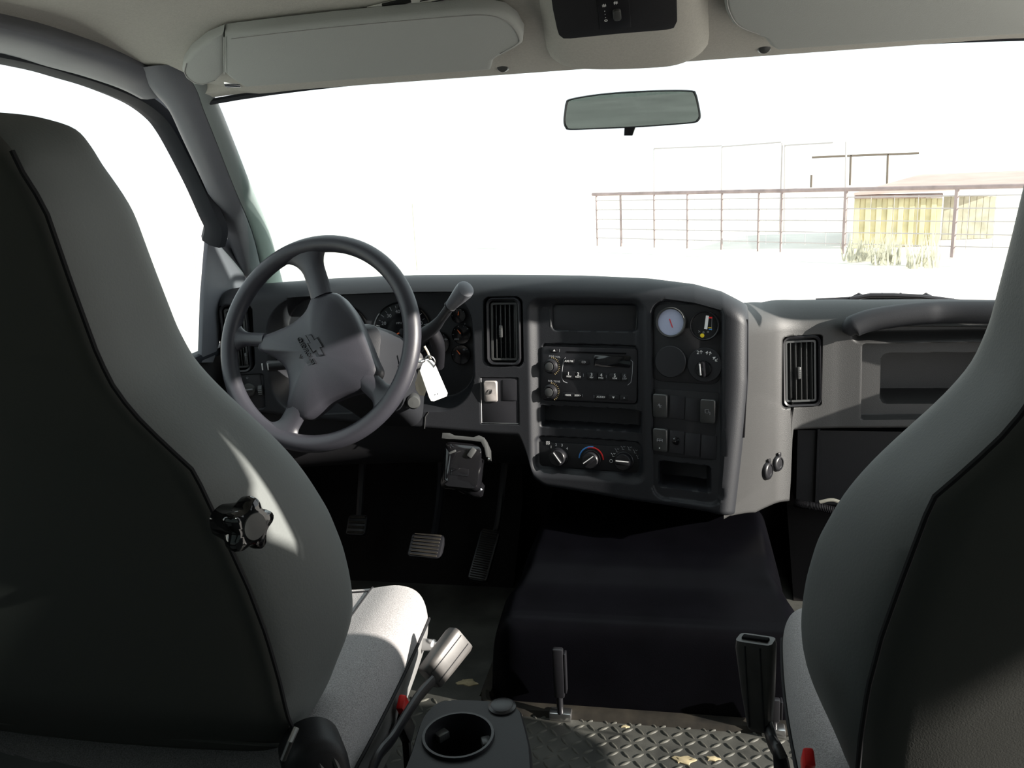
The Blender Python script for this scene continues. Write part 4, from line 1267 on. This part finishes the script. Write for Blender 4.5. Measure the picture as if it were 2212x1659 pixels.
# ================================================================== PEDALS
def pedal(name, label, c, w, h, tilt, ridges, rot=0.0, m='blackplastic'):
    t = thing(name, label, 'pedal', c)
    Mp = frame(c, (cos(rot), 0, -sin(rot)), (0, -cos(tilt), sin(tilt)))
    b = MB(); b.prism(Mp, rr(w, h, 0.009, 4), -0.008, 0.006, 0.003); b.build('pad', m, t)
    for k in range(ridges):
        y = -h / 2 + h * (k + 0.5) / ridges
        b = MB(); b.box(Mp @ T(0, y, 0.0072), w * 0.82, h / ridges * 0.5, 0.003, 0.001, 1); b.build('rubber_ridge', 'dirtflange', t)
    return t, Mp
bc = at(921, 1180, Z=0.15)
pt, Mp = pedal('brake_pedal', 'wide ribbed brake pedal under the steering column', bc, 0.078, 0.058, radians(50), 7, radians(4))
b = MB(); b.tube(catmull([Mp @ Vector((0, 0.01, -0.008)), Mp @ Vector((0, 0.05, -0.04)), Vector((bc.x - 0.01, 1.90, 0.26)), Vector((bc.x - 0.02, 1.94, 0.42))], 6), 0.010, 8); b.build('pedal_arm', 'blackplastic', pt)
gc = at(1046, 1200, Z=0.11)
pt, Mp = pedal('accelerator_pedal', 'long narrow accelerator pedal beside the engine cover', gc, 0.046, 0.125, radians(48), 22, radians(12))
b = MB(); b.tube(catmull([Mp @ Vector((0, 0.05, -0.008)), Mp @ Vector((0.005, 0.09, -0.02)), Vector((gc.x + 0.03, 1.90, 0.30))], 6), 0.008, 8); b.build('pedal_arm', 'blackplastic', pt)
# parking brake pad and cable seen left of the brake
pc = at(772, 1135, Y=1.80)
pt, Mp = pedal('parking_brake_pedal', 'small dark parking brake pedal at the far left of the footwell', pc, 0.05, 0.05, radians(40), 4)
b = MB(); b.tube([Mp @ Vector((0, 0.01, -0.008)), Vector((pc.x, 1.92, 0.40))], 0.009, 8); b.build('pedal_arm', 'blackplastic', pt)

# ================================================================== TRAILER BRAKE CONTROLLER
t = thing('brake_controller', 'small black brake controller in a clip bracket under the dashboard', 'controller', at(1000, 1000, Y=1.62))
BC = at(1000, 985, Y=1.62)
Mb = frame(BC, (1, 0.1, -0.12), (0.12, -0.9, 0.45))
b = MB(); b.loft([[Mb @ Vector((x + dx, y + dy, z)) for x, y in rr(w_, h_, 0.012, 5)] for w_, h_, z, dx, dy in ((0.075, 0.080, -0.06, 0, -0.02), (0.084, 0.098, -0.01, 0.002, -0.022), (0.082, 0.096, 0.008, 0.002, -0.022), (0.070, 0.084, 0.016, 0.003, -0.024), (0.050, 0.060, 0.018, 0.004, -0.026))])
b.build('housing', 'glossblack', t)
b = MB(); o = [(-0.046, 0.030), (-0.046, 0.042), (-0.030, 0.043), (-0.020, 0.039), (0.02, 0.039), (0.030, 0.044), (0.042, 0.040), (0.052, 0.022), (0.055, 0.0), (0.050, 0.0), (0.044, 0.018), (0.036, 0.030), (0.02, 0.031), (-0.02, 0.031), (-0.034, 0.030)]
b.prism(Mb, o, -0.05, 0.018, 0.002); b.build('clip_bracket', 'rockergrey', t)
b = MB(); b.lathe(Mb @ T(0.054, -0.004, 0.010) @ RY(pi / 2), [(0.005, 0), (0.004, 0.004), (0.001, 0.005)], 12); b.build('bracket_screw', 'chrome', t)
b = MB(); b.box(Mb @ T(0.020, 0.006, 0.020) @ RZ(-0.5), 0.012, 0.022, 0.008, 0.003); b.build('slide_lever', 'rockergrey', t)
b = MB(); b.box(Mb @ T(-0.020, 0.004, 0.018) @ RZ(0.5), 0.016, 0.005, 0.005, 0.0015); b.build('thumb_tab', 'rockergrey', t)
b = MB(); b.box(Mb @ T(0.0, -0.035, 0.018), 0.036, 0.016, 0.003, 0.001); b.build('readout', 'glossblack', t)
b = MB()
q = [at(x, y, Y=1.64) for x, y in ((985, 1020), (1012, 1045), (1035, 1068))]
b.tube([q[0], q[1], q[2] + Vector((0, 0, 0.006)), q[2] + Vector((0.003, 0, -0.004))], [0.028, 0.026, 0.018, 0.006], 14); b.build('swivel_foot', 'glossblack', t)

# corrugated loom below the passenger panel
t = thing('wire_loom', 'black corrugated wire loom hanging below the passenger panel', 'wire loom', at(1770, 1095, Y=1.80))
pts = catmull([at(x, y, Y=1.80) for x, y in ((1716, 1086), (1735, 1090), (1770, 1096), (1815, 1106), (1850, 1112))], 24)
b = MB(); b.tube(pts, [0.0075 if k % 2 else 0.0095 for k in range(len(pts))], 10); b.build('corrugated_tube', 'blackplastic', t)
b = MB(); b.tube(catmull([at(x, y, Y=1.83) for x, y in ((1770, 1085), (1800, 1080), (1830, 1094), (1838, 1105))], 6), 0.004, 8); b.build('bare_wire', 'ivory', t)
b = MB(); b.tube(catmull([at(x, y, Y=1.81) for x, y in ((1795, 1098), (1802, 1112), (1806, 1130))], 6), 0.003, 8); b.build('cable_branch', 'blackplastic', t)

# ================================================================== SEAT BELT BUCKLES
def buckle(name, label, p0, p1, w, th, n, m, stalk, tp_=0.9):
    t = thing(name, label, 'seat belt buckle', stalk[-1], 'seat belt buckles between the front seats')
    ax_ = (p1 - p0); L = ax_.length
    Mq = frame((p0 + p1) / 2, ax_.cross(Vector(n)), n)
    Mq = frame((p0 + p1) / 2, Vector(n).cross(ax_) * -1, n)
    b = MB(); rings = []
    for tt, sw_, st_ in ((-0.5, tp_ * 0.9, 0.80), (-0.46, tp_, 0.95), (-0.1, (1 + tp_) / 2, 1.0), (0.42, 1.0, 1.0), (0.5, 0.95, 0.93)):
        rings.append([Mq @ Vector((x, tt * L, z)) for x, z in rr(w * sw_, th * st_, th * 0.22, 3)])
    b.loft(rings); bd = b.build('sleeve', m, t)
    b = MB(); b.box(Mq @ T(0, L * 0.5, 0), w * 0.7, 0.004, th * 0.35, 0.001); b.build('tongue_slot', 'void', t)
    for s in (1, -1):
        b = MB(); b.tube([Mq @ Vector((s * w * 0.2, -0.45 * L, th * 0.5)), Mq @ Vector((s * w * 0.2, 0.46 * L, th * 0.5))], 0.0008, 4); b.build('moulding_line', 'thread', t)
    b = MB(); b.tube(catmull(stalk, 6), 0.008, 10, flat=0.6); b.build('stalk', 'blackplastic', t)
    return t
p0 = at(936, 1466, X=-0.225); p1 = at(985, 1378, X=-0.210)
buckle('seat_belt_buckle', 'grey seat belt buckle upright beside the driver cushion, lit by the sun', p0, p1, 0.040, 0.026, (0.75, -0.6, 0.35), 'bucklesleeve',
       [p0 + Vector((0.0, -0.005, 0.0)), at(900, 1510, X=-0.232), at(850, 1590, X=-0.240), at(800, 1680, X=-0.245), Vector((-0.248, 0.70, 0.20)), Vector((-0.248, 0.70, 0.005))])
p0 = at(1652, 1548, X=0.165); p1 = at(1622, 1402, X=0.150)
buckle('seat_belt_buckle', 'dark seat belt buckle on a long stalk beside the passenger cushion', p0, p1, 0.033, 0.021, (-0.35, -0.93, 0.1), 'bucklesleeve',
       [p0, at(1668, 1600, X=0.168), at(1690, 1680, X=0.175), Vector((0.19, 0.80, 0.20)), Vector((0.20, 0.78, 0.005))], 0.6)
for nm_, lb, c, d in (('release_button', 'bright red belt release low beside the driver seat base', at(871, 1526, X=-0.255), (0.010, 0.02, 0.028)),
                      ('release_button', 'red belt release at the foot of the passenger seat', at(1745, 1648, X=0.205), (0.010, 0.018, 0.028))):
    t = thing(nm_, lb, 'belt release', c, 'red belt releases')
    b = MB(); b.box(T(*c) @ RX(0.5), d[0], d[1], d[2], 0.003); b.build('red_button', 'red', t)
    b = MB(); b.box(T(c.x, c.y, c.z - 0.03) @ RX(0.5), d[0] * 1.4, d[1] * 1.3, 0.045, 0.004); b.build('holder', 'blackplastic', t)
    b = MB(); b.tube([c + Vector((0, 0, -0.05)), Vector((c.x, c.y - 0.01, 0.01))], 0.006, 8); b.build('stalk', 'blackplastic', t)

# ================================================================== CUP HOLDER
ZC = 0.33
t = thing('cup_holder', 'black plastic cup holder console on the floor between the seats', 'cup holder', (-0.14, 0.82, 0))
co = [at(x, y, Z=ZC) for x, y in ((872, 1659), (905, 1560), (925, 1530), (950, 1512), (1000, 1508), (1095, 1514), (1120, 1526), (1132, 1548), (1152, 1659))]
co = co + [Vector((co[-1].x + 0.005, 0.66, ZC)), Vector((co[0].x - 0.005, 0.66, ZC))]
c1 = at(990, 1592, Z=ZC); c2 = Vector((c1.x - 0.015, c1.y - 0.115, ZC))
cc = sum(co, Vector()) / len(co)
oln = [Vector((p.x, p.y)) for p in catmull(co, 3, True)]
# side walls and rim
b = MB()
bot_ = [Vector((cc.x + (p.x - cc.x) * 1.0, cc.y + (p.y - cc.y) * 1.03, 0.0)) for p in oln]
r1 = [Vector((p.x, p.y, ZC - 0.014)) for p in oln]
r2 = [Vector((cc.x + (p.x - cc.x) * 0.985, cc.y + (p.y - cc.y) * 0.985, ZC - 0.004)) for p in oln]
r3_ = [Vector((cc.x + (p.x - cc.x) * 0.95, cc.y + (p.y - cc.y) * 0.95, ZC)) for p in oln]
b.loft([bot_, r1, r2, r3_], caps=False)
b.build('console_body', 'darkplastic', t)
# top plate with two real holes, filled by a curve
from mathutils.geometry import tessellate_polygon
HR = 0.039
loops = [[Vector((p.x, p.y, 0)) for p in r3_]] + [[Vector((c.x + HR * cos(-2 * pi * k / 40), c.y + HR * sin(-2 * pi * k / 40), 0)) for k in range(40)] for c in (c1, c2)]
tris = tessellate_polygon(loops)
b = MB(); b.add([Vector((p.x, p.y, ZC)) for l in loops for p in l], [tuple(q) for q in tris]); b.build('top_plate', 'darkplastic', t)
for c in (c1, c2):
    b = MB(); b.lathe(T(c.x, c.y, ZC), [(0.001, -0.0585), (HR + 0.001, -0.0585), (HR + 0.004, 0.0), (HR + 0.003, 0.004), (HR, 0.004), (HR - 0.001, 0.0), (HR - 0.003, -0.055), (0.001, -0.058)], 40)
    w_ = b.build('cup_well', 'blackplastic', t)
    for k in range(3):
        a = 2 * pi * k / 3 + 0.4
        b = MB(); b.box(T(c.x, c.y, ZC - 0.015) @ RZ(a) @ T(HR - 0.006, 0, 0), 0.012, 0.016, 0.010, 0.002); b.build('cup_grip', 'rockergrey', w_)
pk = at(1085, 1528, Z=ZC)
b = MB(); b.lathe(T(pk.x, pk.y, ZC - 0.002), [(0.017, 0), (0.017, 0.004), (0.014, 0.006), (0.012, 0.005), (0.001, 0.0055)], 28); b.build('screw_cap', 'blackplastic', t)

# ================================================================== REAR VIEW MIRROR
MO = at(1365, 240, Y=1.50)
mt = thing('rearview_mirror', 'wide rear view mirror hanging at the top of the windscreen', 'mirror', MO)
MN = Vector((-0.02, -1.0, -0.075)).normalized()
Mm = frame(MO, (1, 0, 0), MN); Lm = Mm.inverted()
opx = [(1222, 222), (1232, 213), (1290, 203), (1360, 197), (1440, 194), (1494, 195), (1504, 202), (1510, 225), (1514, 250), (1510, 260), (1498, 266), (1440, 271), (1365, 276), (1290, 279), (1232, 281), (1221, 276), (1217, 262), (1219, 240)]
def onp(px, py, dz=0.0):
    o_ = Mm @ Vector((0, 0, dz)); r = ray(px, py)
    k = (np.dot(MN, o_) - np.dot(MN, CAM)) / np.dot(MN, r)
    q = Lm @ Vector(CAM + k * r); return q.x, q.y
ol = catmull([Vector((*onp(x, y), 0)) for x, y in opx], 4, True)
b = MB()
b.loft([[Mm @ Vector((p.x * s_, p.y * s2, z)) for p in ol] for s_, s2, z in ((0.55, 0.4, -0.030), (0.9, 0.85, -0.018), (1.0, 1.0, -0.008), (1.0, 1.0, 0.001), (0.985, 0.955, 0.003), (0.965, 0.91, 0.001))])
b.build('housing', 'blackplastic', mt)
b = MB(); b.prism(Mm, [(p.x * 0.967, p.y * 0.915) for p in ol], 0.0005, 0.0015); b.build('mirror_glass', 'mirrorglass', mt)
tb = [onp(x, y) for x, y in ((1349, 274), (1373, 273), (1366, 293), (1348, 293))]
b = MB(); b.prism(Mm, tb, -0.012, 0.002, 0.001); b.build('dip_tab', 'blackplastic', mt)
b = MB(); b.tube(catmull([Mm @ Vector((0, 0.005, -0.025)), Mm @ Vector((0, 0.012, -0.06)), Vector((MO.x, 1.605, 1.062))], 5), 0.008, 10); b.build('stem', 'blackplastic', mt)

# ================================================================== SUN VISORS
VY0, VZ0, VY1, VZ1 = 1.345, 1.095, 1.20, 1.172
vn = np.array([0, -(VZ1 - VZ0), (VY1 - VY0)]); vn = vn / np.linalg.norm(vn)      # facing down and back
if vn[2] > 0: vn = -vn
vd = float(np.dot(vn, (0, VY0, VZ0)))
MV = frame(Vector((-0.35, VY0, VZ0)), (1, 0, 0), Vector(vn)); LV = MV.inverted()
def vis(px, py):
    p = LV @ at(px, py, n=vn, d=vd); return (p.x, p.y)
vt = thing('sun_visor', 'grey sun visor folded up above the steering wheel', 'sun visor', at(780, 100, n=vn, d=vd), 'sun visors')
main = [(484, 78), (600, 64), (720, 51), (860, 38), (990, 27), (1050, 25), (1090, 33), (1116, 52), (1131, 80), (1129, 97), (1112, 109), (1078, 126), (1066, 134), (1060, 155), (900, 166), (700, 180), (530, 192), (498, 172), (484, 160)]
b = MB(); b.prism(MV, [vis(*p) for p in main], -0.020, 0.0, 0.008, seg=3); b.build('visor_panel', 'visor', vt, ang=60)
ext = [(482, 76), (445, 92), (412, 118), (395, 142), (392, 158), (400, 174), (418, 187), (440, 190), (465, 182), (484, 162)]
b = MB(); b.prism(MV, [vis(*p) for p in ext], -0.018, -0.002, 0.007, seg=3); b.build('visor_end', 'visor', vt, ang=60)
b = MB(); b.tube([MV @ Vector((*vis(x, y), 0.0003)) for x, y in ((484, 80), (484, 120), (485, 160))], 0.0010, 5); b.build('seam', 'visor', vt)
st_ = [(500, 84), (600, 72), (720, 59), (860, 46), (990, 35), (1048, 33), (1084, 41), (1108, 58), (1121, 82), (1118, 94), (1080, 116)]
b = MB(); b.tube(catmull([MV @ Vector((*vis(*p), 0.0002)) for p in st_], 5), 0.0007, 4); b.build('edge_stitching', 'thread_light', vt)
st_ = [(402, 140), (398, 158), (406, 171), (421, 181), (440, 184), (463, 176)]
b = MB(); b.tube(catmull([MV @ Vector((*vis(*p), -0.0018)) for p in st_], 5), 0.0007, 4); b.build('edge_stitching', 'thread_light', vt)
b = MB(); b.tube([at(490, 176, Y=1.352), at(503, 177, Y=1.352), at(522, 181, Y=1.352)], [0.010, 0.009, 0.006], 12); b.build('pivot_rod', 'chrome', vt)
b = MB(); q = at(1086, 141, Y=1.362); b.lathe(frame(q, (1, 0, 0), (0, -0.6, -0.5)), [(0.012, -0.015), (0.012, 0.0), (0.008, 0.006), (0.001, 0.008)], 16); b.build('retaining_clip', 'rockergrey', vt)
b = MB(); q2 = at(1112, 122, Y=1.35); b.box(T(*q2), 0.02, 0.016, 0.010, 0.003); b.build('clip_foot', 'visor', vt)
# warning label on the roof side, its edge showing above the visor
lb_ = [(790, 45), (884, 22), (1008, 3), (1016, 22), (960, 36), (800, 60)]
b = MB(); b.prism(MV @ T(0, 0, -0.021), [vis(*p) for p in lb_], -0.001, 0.0, 0.0)
wl = b.build('warning_label', 'paper', vt)
b = MB(); b.prism(MV @ T(0, 0, -0.0205), [vis(*p) for p in ((822, 37), (884, 22), (886, 34), (824, 50))], -0.0008, 0.0, 0.0); b.build('label_band', 'glossblack', wl)
for k, (x0, y0_, x1, y1_) in enumerate(((895, 26, 990, 9), (905, 31, 975, 18), (930, 33, 1000, 19))):
    b = MB(); b.tube([MV @ Vector((*vis(x0, y0_), -0.0204)), MV @ Vector((*vis(x1, y1_), -0.0204))], 0.0009, 4); b.build('print_line', 'thread', wl)
vt = thing('sun_visor', 'grey sun visor folded up above the passenger seat', 'sun visor', at(1950, 40, n=vn, d=vd), 'sun visors')
main = [(1566, -40), (1562, 0), (1568, 30), (1582, 56), (1604, 70), (1634, 80), (1652, 88), (1664, 104), (1678, 112), (1900, 98), (2212, 78), (2300, 72), (2330, 30), (2300, -60), (1900, -60)]
b = MB(); b.prism(MV, [vis(*p) for p in main], -0.020, 0.0, 0.008, seg=3); b.build('visor_panel', 'visor', vt, ang=60)
st_ = [(1574, -20), (1571, 5), (1577, 28), (1590, 50), (1610, 63), (1640, 74)]
b = MB(); b.tube(catmull([MV @ Vector((*vis(*p), 0.0002)) for p in st_], 5), 0.0008, 4); b.build('edge_stitching', 'thread_light', vt)
b = MB(); q = at(1651, 100, Y=1.362); b.lathe(frame(q, (1, 0, 0), (0, -0.6, -0.5)), [(0.012, -0.015), (0.012, 0.0), (0.008, 0.006), (0.001, 0.008)], 16); b.build('retaining_clip', 'rockergrey', vt)

# ================================================================== OVERHEAD CONSOLE
ocn = thing('overhead_console', 'pale grey overhead console bulging from the headliner with dark control panel', 'overhead console', (0.02, 1.1, 1.15))
def pod(u, v):
    """u across -1..1, v from front 0 to rear 1"""
    return None
sil = [at(x, y, Y=1.335) for x, y in ((1150, 0), (1158, 60), (1172, 98), (1195, 127), (1230, 145), (1300, 150), (1400, 147), (1462, 140), (1510, 118), (1538, 80), (1552, 40), (1562, 0))]
xl, xr = sil[0].x, sil[-1].x
rings = []
prof = catmull([Vector((p.x, 0, p.z)) for p in sil], 4)
zb = min(p.z for p in prof)
for Y, f, dz in ((1.372, 0.80, 0.052), (1.366, 0.88, 0.030), (1.355, 0.95, 0.012), (1.335, 1.0, 0.0), (1.315, 0.985, 0.005), (1.29, 0.965, 0.017), (1.24, 0.93, 0.043), (1.15, 0.865, 0.090), (1.05, 0.80, 0.142), (1.0, 0.76, 0.168)):
    cx_ = (xl + xr) / 2
    rings.append([Vector((cx_ + (p.x - cx_) * f, Y, min(p.z + dz, 1.26))) for p in prof] + [Vector((cx_ + (prof[-1].x - cx_) * f, Y, 1.262)), Vector((cx_ + (prof[0].x - cx_) * f, Y, 1.262))])
b = MB(); b.loft(rings); b.build('console_shell', 'headliner', ocn, ang=60)
SLP = 0.52                                           # the panel slopes up towards the rear
cn = np.array([0, -SLP, -1.0]); cn /= np.linalg.norm(cn)
CP0 = Vector((0.01, 1.24, zb + 0.043 - 0.003))
MP = frame(CP0, (1, 0, 0), Vector(cn)); LP = MP.inverted()
def onc(px, py, dz=0.0):
    o_ = MP @ Vector((0, 0, dz))
    q = LP @ at(px, py, n=cn, d=float(np.dot(cn, o_))); return (q.x, q.y)
pl_ = [onc(x, y) for x, y in ((1186, -40), (1194, 20), (1203, 62), (1207, 75), (1217, 83), (1232, 83), (1330, 73), (1440, 64), (1456, 60), (1463, 46), (1462, 0), (1458, -40))]
b = MB(); b.prism(MP, pl_, -0.006, 0.001, 0.0015)
cpn = b.build('control_panel', 'darkplastic', ocn)
b = MB(); b.prism(MP, [onc(x, y) for x, y in ((1297, 62), (1363, 56), (1357, -30), (1287, -26))], -0.002, 0.0022, 0.0006); b.build('switch_module', 'blackplastic', cpn)
k0 = onc(1333, 27)
b = MB(); b.prism(MP @ T(k0[0], k0[1], 0), rr(0.0105, 0.021, 0.004, 5), 0.001, 0.006, 0.002); b.build('rocker', 'rockergrey', cpn)
for px, py, s_ in ((1309, 40, 'o'), (1308, 32, '.'), (1307, 25, '.'), (1306, 18, '.'), (1305, 8, '#'), (1330, 2, '#')):
    q = onc(px, py)
    text(s_, 0.009, MP @ T(q[0], q[1], 0.0026), 'mark', 'panel_symbol', cpn)

# ================================================================== OUTSIDE
GZ = -1.0
mb = MB()
xs = np.linspace(-120, 120, 40); ys = np.linspace(1.0, 260, 50)
XX, YY = np.meshgrid(xs, ys)
ZZ = GZ + 0.04 * np.sin(XX * 0.7) * np.cos(YY * 0.5)
mb.grid(np.dstack([XX, YY, ZZ]))
mb.box(T(0, -60, GZ - 0.1), 240, 122, 0.2)
struct(mb.build('ground', 'sand'), 'pale sandy yard in front of the truck', 'ground')
mb = MB()
rings = []
for x in np.linspace(-260, 260, 70):
    h = 3.0 + 2.0 * sin(x * 0.031) + 1.2 * sin(x * 0.083 + 1) + 0.5 * sin(x * 0.29)
    rings.append([Vector((x, 235, GZ - 1)), Vector((x, 240, GZ + h * 0.6)), Vector((x, 252, GZ + h)), Vector((x, 300, GZ + h)), Vector((x, 300, GZ - 1))])
mb.loft(rings)
struct(mb.build('hills', 'hillside'), 'low hazy hills along the horizon', 'hills')

# hood and cowl just outside the glass
mb = MB()
mb.loft([[Vector((x, y, z - 0.05 * (x / 0.8) ** 2)) for y, z in ((2.32, 0.595), (2.40, 0.585), (2.55, 0.555), (3.3, 0.36), (3.45, 0.22), (3.45, 0.0), (2.32, 0.40))] for x in np.linspace(-0.98, 0.98, 18)])
tag(mb.build('truck_hood', 'hood'), 'pale truck hood and cowl outside the windscreen', 'hood')
t = thing('windshield_wiper', 'black windscreen wiper resting on the cowl beyond the passenger side', 'wiper', at(1900, 645, Y=2.30))
wy = 2.27
b = MB(); b.tube([at(x, y, Y=wy) for x, y in ((1762, 649), (1850, 645), (1950, 646), (2050, 650), (2090, 652))], 0.0055, 8); b.build('blade', 'blackplastic', t)
b = MB(); b.tube([at(x, y, Y=wy - 0.01) for x, y in ((1835, 646), (1880, 638), (1930, 638), (1990, 641), (2060, 650))], 0.006, 8); b.build('arm', 'blackplastic', t)
for x in (1855, 1905, 1945, 2000):
    b = MB(); b.tube([at(x - 14, 645, Y=wy), at(x, 637, Y=wy), at(x + 14, 645, Y=wy)], 0.006, 6); b.build('yoke', 'blackplastic', t)

# pipe fence, running from the right towards the left and away
A0 = at(2190, 402, Z=0.25); A1 = at(1280, 420, Z=0.25)
fdir = (A1 - A0); fl_len = fdir.length; fdir.normalize()
fx, fyv = Vector((fdir.x, fdir.y, 0)).normalized(), Vector((-fdir.y, fdir.x, 0))
ft = thing('pipe_fence', 'rust brown pipe fence with wire panels across the yard', 'fence', Vector((A0.x, A0.y, GZ)))
A0 = A0 - fx * 3.0
mb = MB(); mb.tube([A0, A1], 0.04, 8); mb.build('top_rail', 'rustpipe', ft)
def along_px(px, y=410):
    """point on the fence line under a pixel column"""
    r = ray(px, y); 
    a = np.array([[r[0], -fx.x], [r[1], -fx.y]]); q = np.array([A0.x - CAM[0], A0.y - CAM[1]])
    s_, t_ = np.linalg.solve(a, q)
    return Vector((A0.x + fx.x * t_, A0.y + fx.y * t_, 0))
TZ = 0.25
for px in (2068, 1828, 1690, 1640, 1560, 1485, 1413, 1340, 1288):
    p = along_px(px)
    b = MB(); b.tube([Vector((p.x, p.y, GZ)), Vector((p.x, p.y, TZ))], 0.04 if px in (2068, 1828) else 0.025, 8); b.build('post', 'rustpipe', ft)
P0, P1 = Vector((A0.x, A0.y, 0)), along_px(1285)
for z in (0.10, -0.12, -0.35, -0.58, -0.80):
    b = MB(); b.tube([P0 + Vector((0, 0, z)), P1 + Vector((0, 0, z))], 0.011, 6); b.build('wire_rail', 'wire', ft)
n_ = int((P1 - P0).length / 0.42)
for k in range(n_):
    p = P0.lerp(P1, (k + 0.5) / n_)
    b = MB(); b.tube([p + Vector((0, 0, -0.85)), p + Vector((0, 0, 0.12))], 0.005, 5); b.build('wire_upright', 'wire', ft)
# tall gate frames in the fence line
gt = thing('gate_frame', 'tall thin pipe gate frames standing in the fence line', 'gate frame', along_px(1560) + Vector((0, 0, GZ)))
def gpt(px, py): 
    p = along_px(px, py); r = ray(px, py); k = (p.y + 0.35 - CAM[1]) / r[1]
    return Vector(CAM + k * r)
for x0, y0_, x1, y1_ in ((1413, 321, 1413, 500), (1560, 317, 1558, 500), (1690, 308, 1684, 505), (1696, 312, 1694, 500), (1828, 306, 1826, 470)):
    b = MB(); b.tube([gpt(x0, y0_), gpt(x1, y1_)], 0.018, 6); b.build('upright', 'wire', gt)
for x0, y0_, x1, y1_ in ((1413, 321, 1560, 315), (1560, 317, 1688, 307), (1697, 314, 1800, 308)):
    b = MB(); b.tube([gpt(x0, y0_), gpt(x1, y1_)], 0.014, 6); b.build('crosspiece', 'wire', gt)
# second frame further back
YF = 26.0
gt = thing('pen_frame', 'thin pipe pen frame farther back behind the fence', 'pen frame', at(1840, 500, Y=YF))
for x0, y0_, x1, y1_ in ((1754, 340, 1870, 335), (1870, 335, 1985, 331), (1838, 335, 1836, 400), (1918, 333, 1916, 400), (1753, 378, 1752, 405)):
    b = MB(); b.tube([at(x0, y0_, Y=YF), at(x1, y1_, Y=YF)], 0.03, 6); b.build('pipe', 'barebark', gt)
# shed
YS = 19.0
sh = thing('plank_shed', 'low shed of yellow planks with pinkish roof behind the fence', 'shed', at(1940, 560, Y=YS))
for k in range(16):
    x = 1846 + k * (2036 - 1846) / 16
    a, c = at(x + 0.2, 428, Y=YS + 0.03 * (k % 2)), at(x + 11.7, 428, Y=YS + 0.03 * (k % 2))
    b = MB(); b.box(T((a.x + c.x) / 2, a.y, (a.z + GZ) / 2), abs(c.x - a.x), 0.05, a.z - GZ, 0.006, 1); b.build('plank', 'plank', sh)
for k in range(8):
    x = 2040 + k * 14
    a, c = at(x, 424, Y=YS + 1.2), at(x + 13.7, 424, Y=YS + 1.2)
    b = MB(); b.box(T((a.x + c.x) / 2, a.y, (a.z + GZ) / 2), abs(c.x - a.x), 0.05, a.z - GZ, 0.006, 1); b.build('pale_plank', 'brush', sh)
e = [at(1845, 422, Y=YS - 0.2), at(2240, 402, Y=YS - 0.2), at(2240, 372, Y=YS + 3), at(1985, 382, Y=YS + 3)]
b = MB(); b.loft([[p for p in e], [p + Vector((0, 0.02, 0.05)) for p in e]]); b.build('roof', 'shedroof', sh)
b = MB(); b.tube([at(1846, 425, Y=YS - 0.1), at(2036, 422, Y=YS - 0.1)], 0.045, 6); b.build('beam', 'rustpipe', sh)
# brush in front of the shed
for k, (px, py, s_) in enumerate(((1995, 540, 0.5), (1915, 550, 0.45), (1850, 545, 0.4))):
    c = at(px, py, Y=15.5 + 0.6 * k)
    b = MB()
    for i in range(60):
        a = random.uniform(0, 2 * pi); l = random.uniform(0.3, 1) * s_
        p = Vector((c.x + 0.22 * random.uniform(-1, 1), c.y + 0.2 * random.uniform(-1, 1), GZ))
        q = p + Vector((cos(a) * 0.3 * l, sin(a) * 0.3 * l, l * 1.4))
        w_ = Vector((0.02, 0, 0))
        b.add([p - w_, p + w_, q + w_ * 0.2], [(0, 1, 2)])
    o = b.build('dry_brush', 'brush'); tag(o, ('pale dry brush before the shed planks', 'dry brush clump at the middle of the shed', 'dry brush clump at the left corner of the shed', 'tall dry weed by the right end of the shed')[k], 'brush'); o['kind'] = 'stuff'
# lone stakes
for px, y0_, y1_, yy, lb in ((892, 440, 535, 17.0, 'lone wooden stake in the yard seen above the steering wheel'), (407, 450, 545, 17.0, "lone stake seen through the driver's window")):
    a = at(px, y0_, Y=yy)
    b = MB(); b.tube([Vector((a.x, a.y, GZ)), a], [0.03, 0.025], 7)
    o = b.build('wooden_stake', 'brush'); tag(o, lb, 'stake')
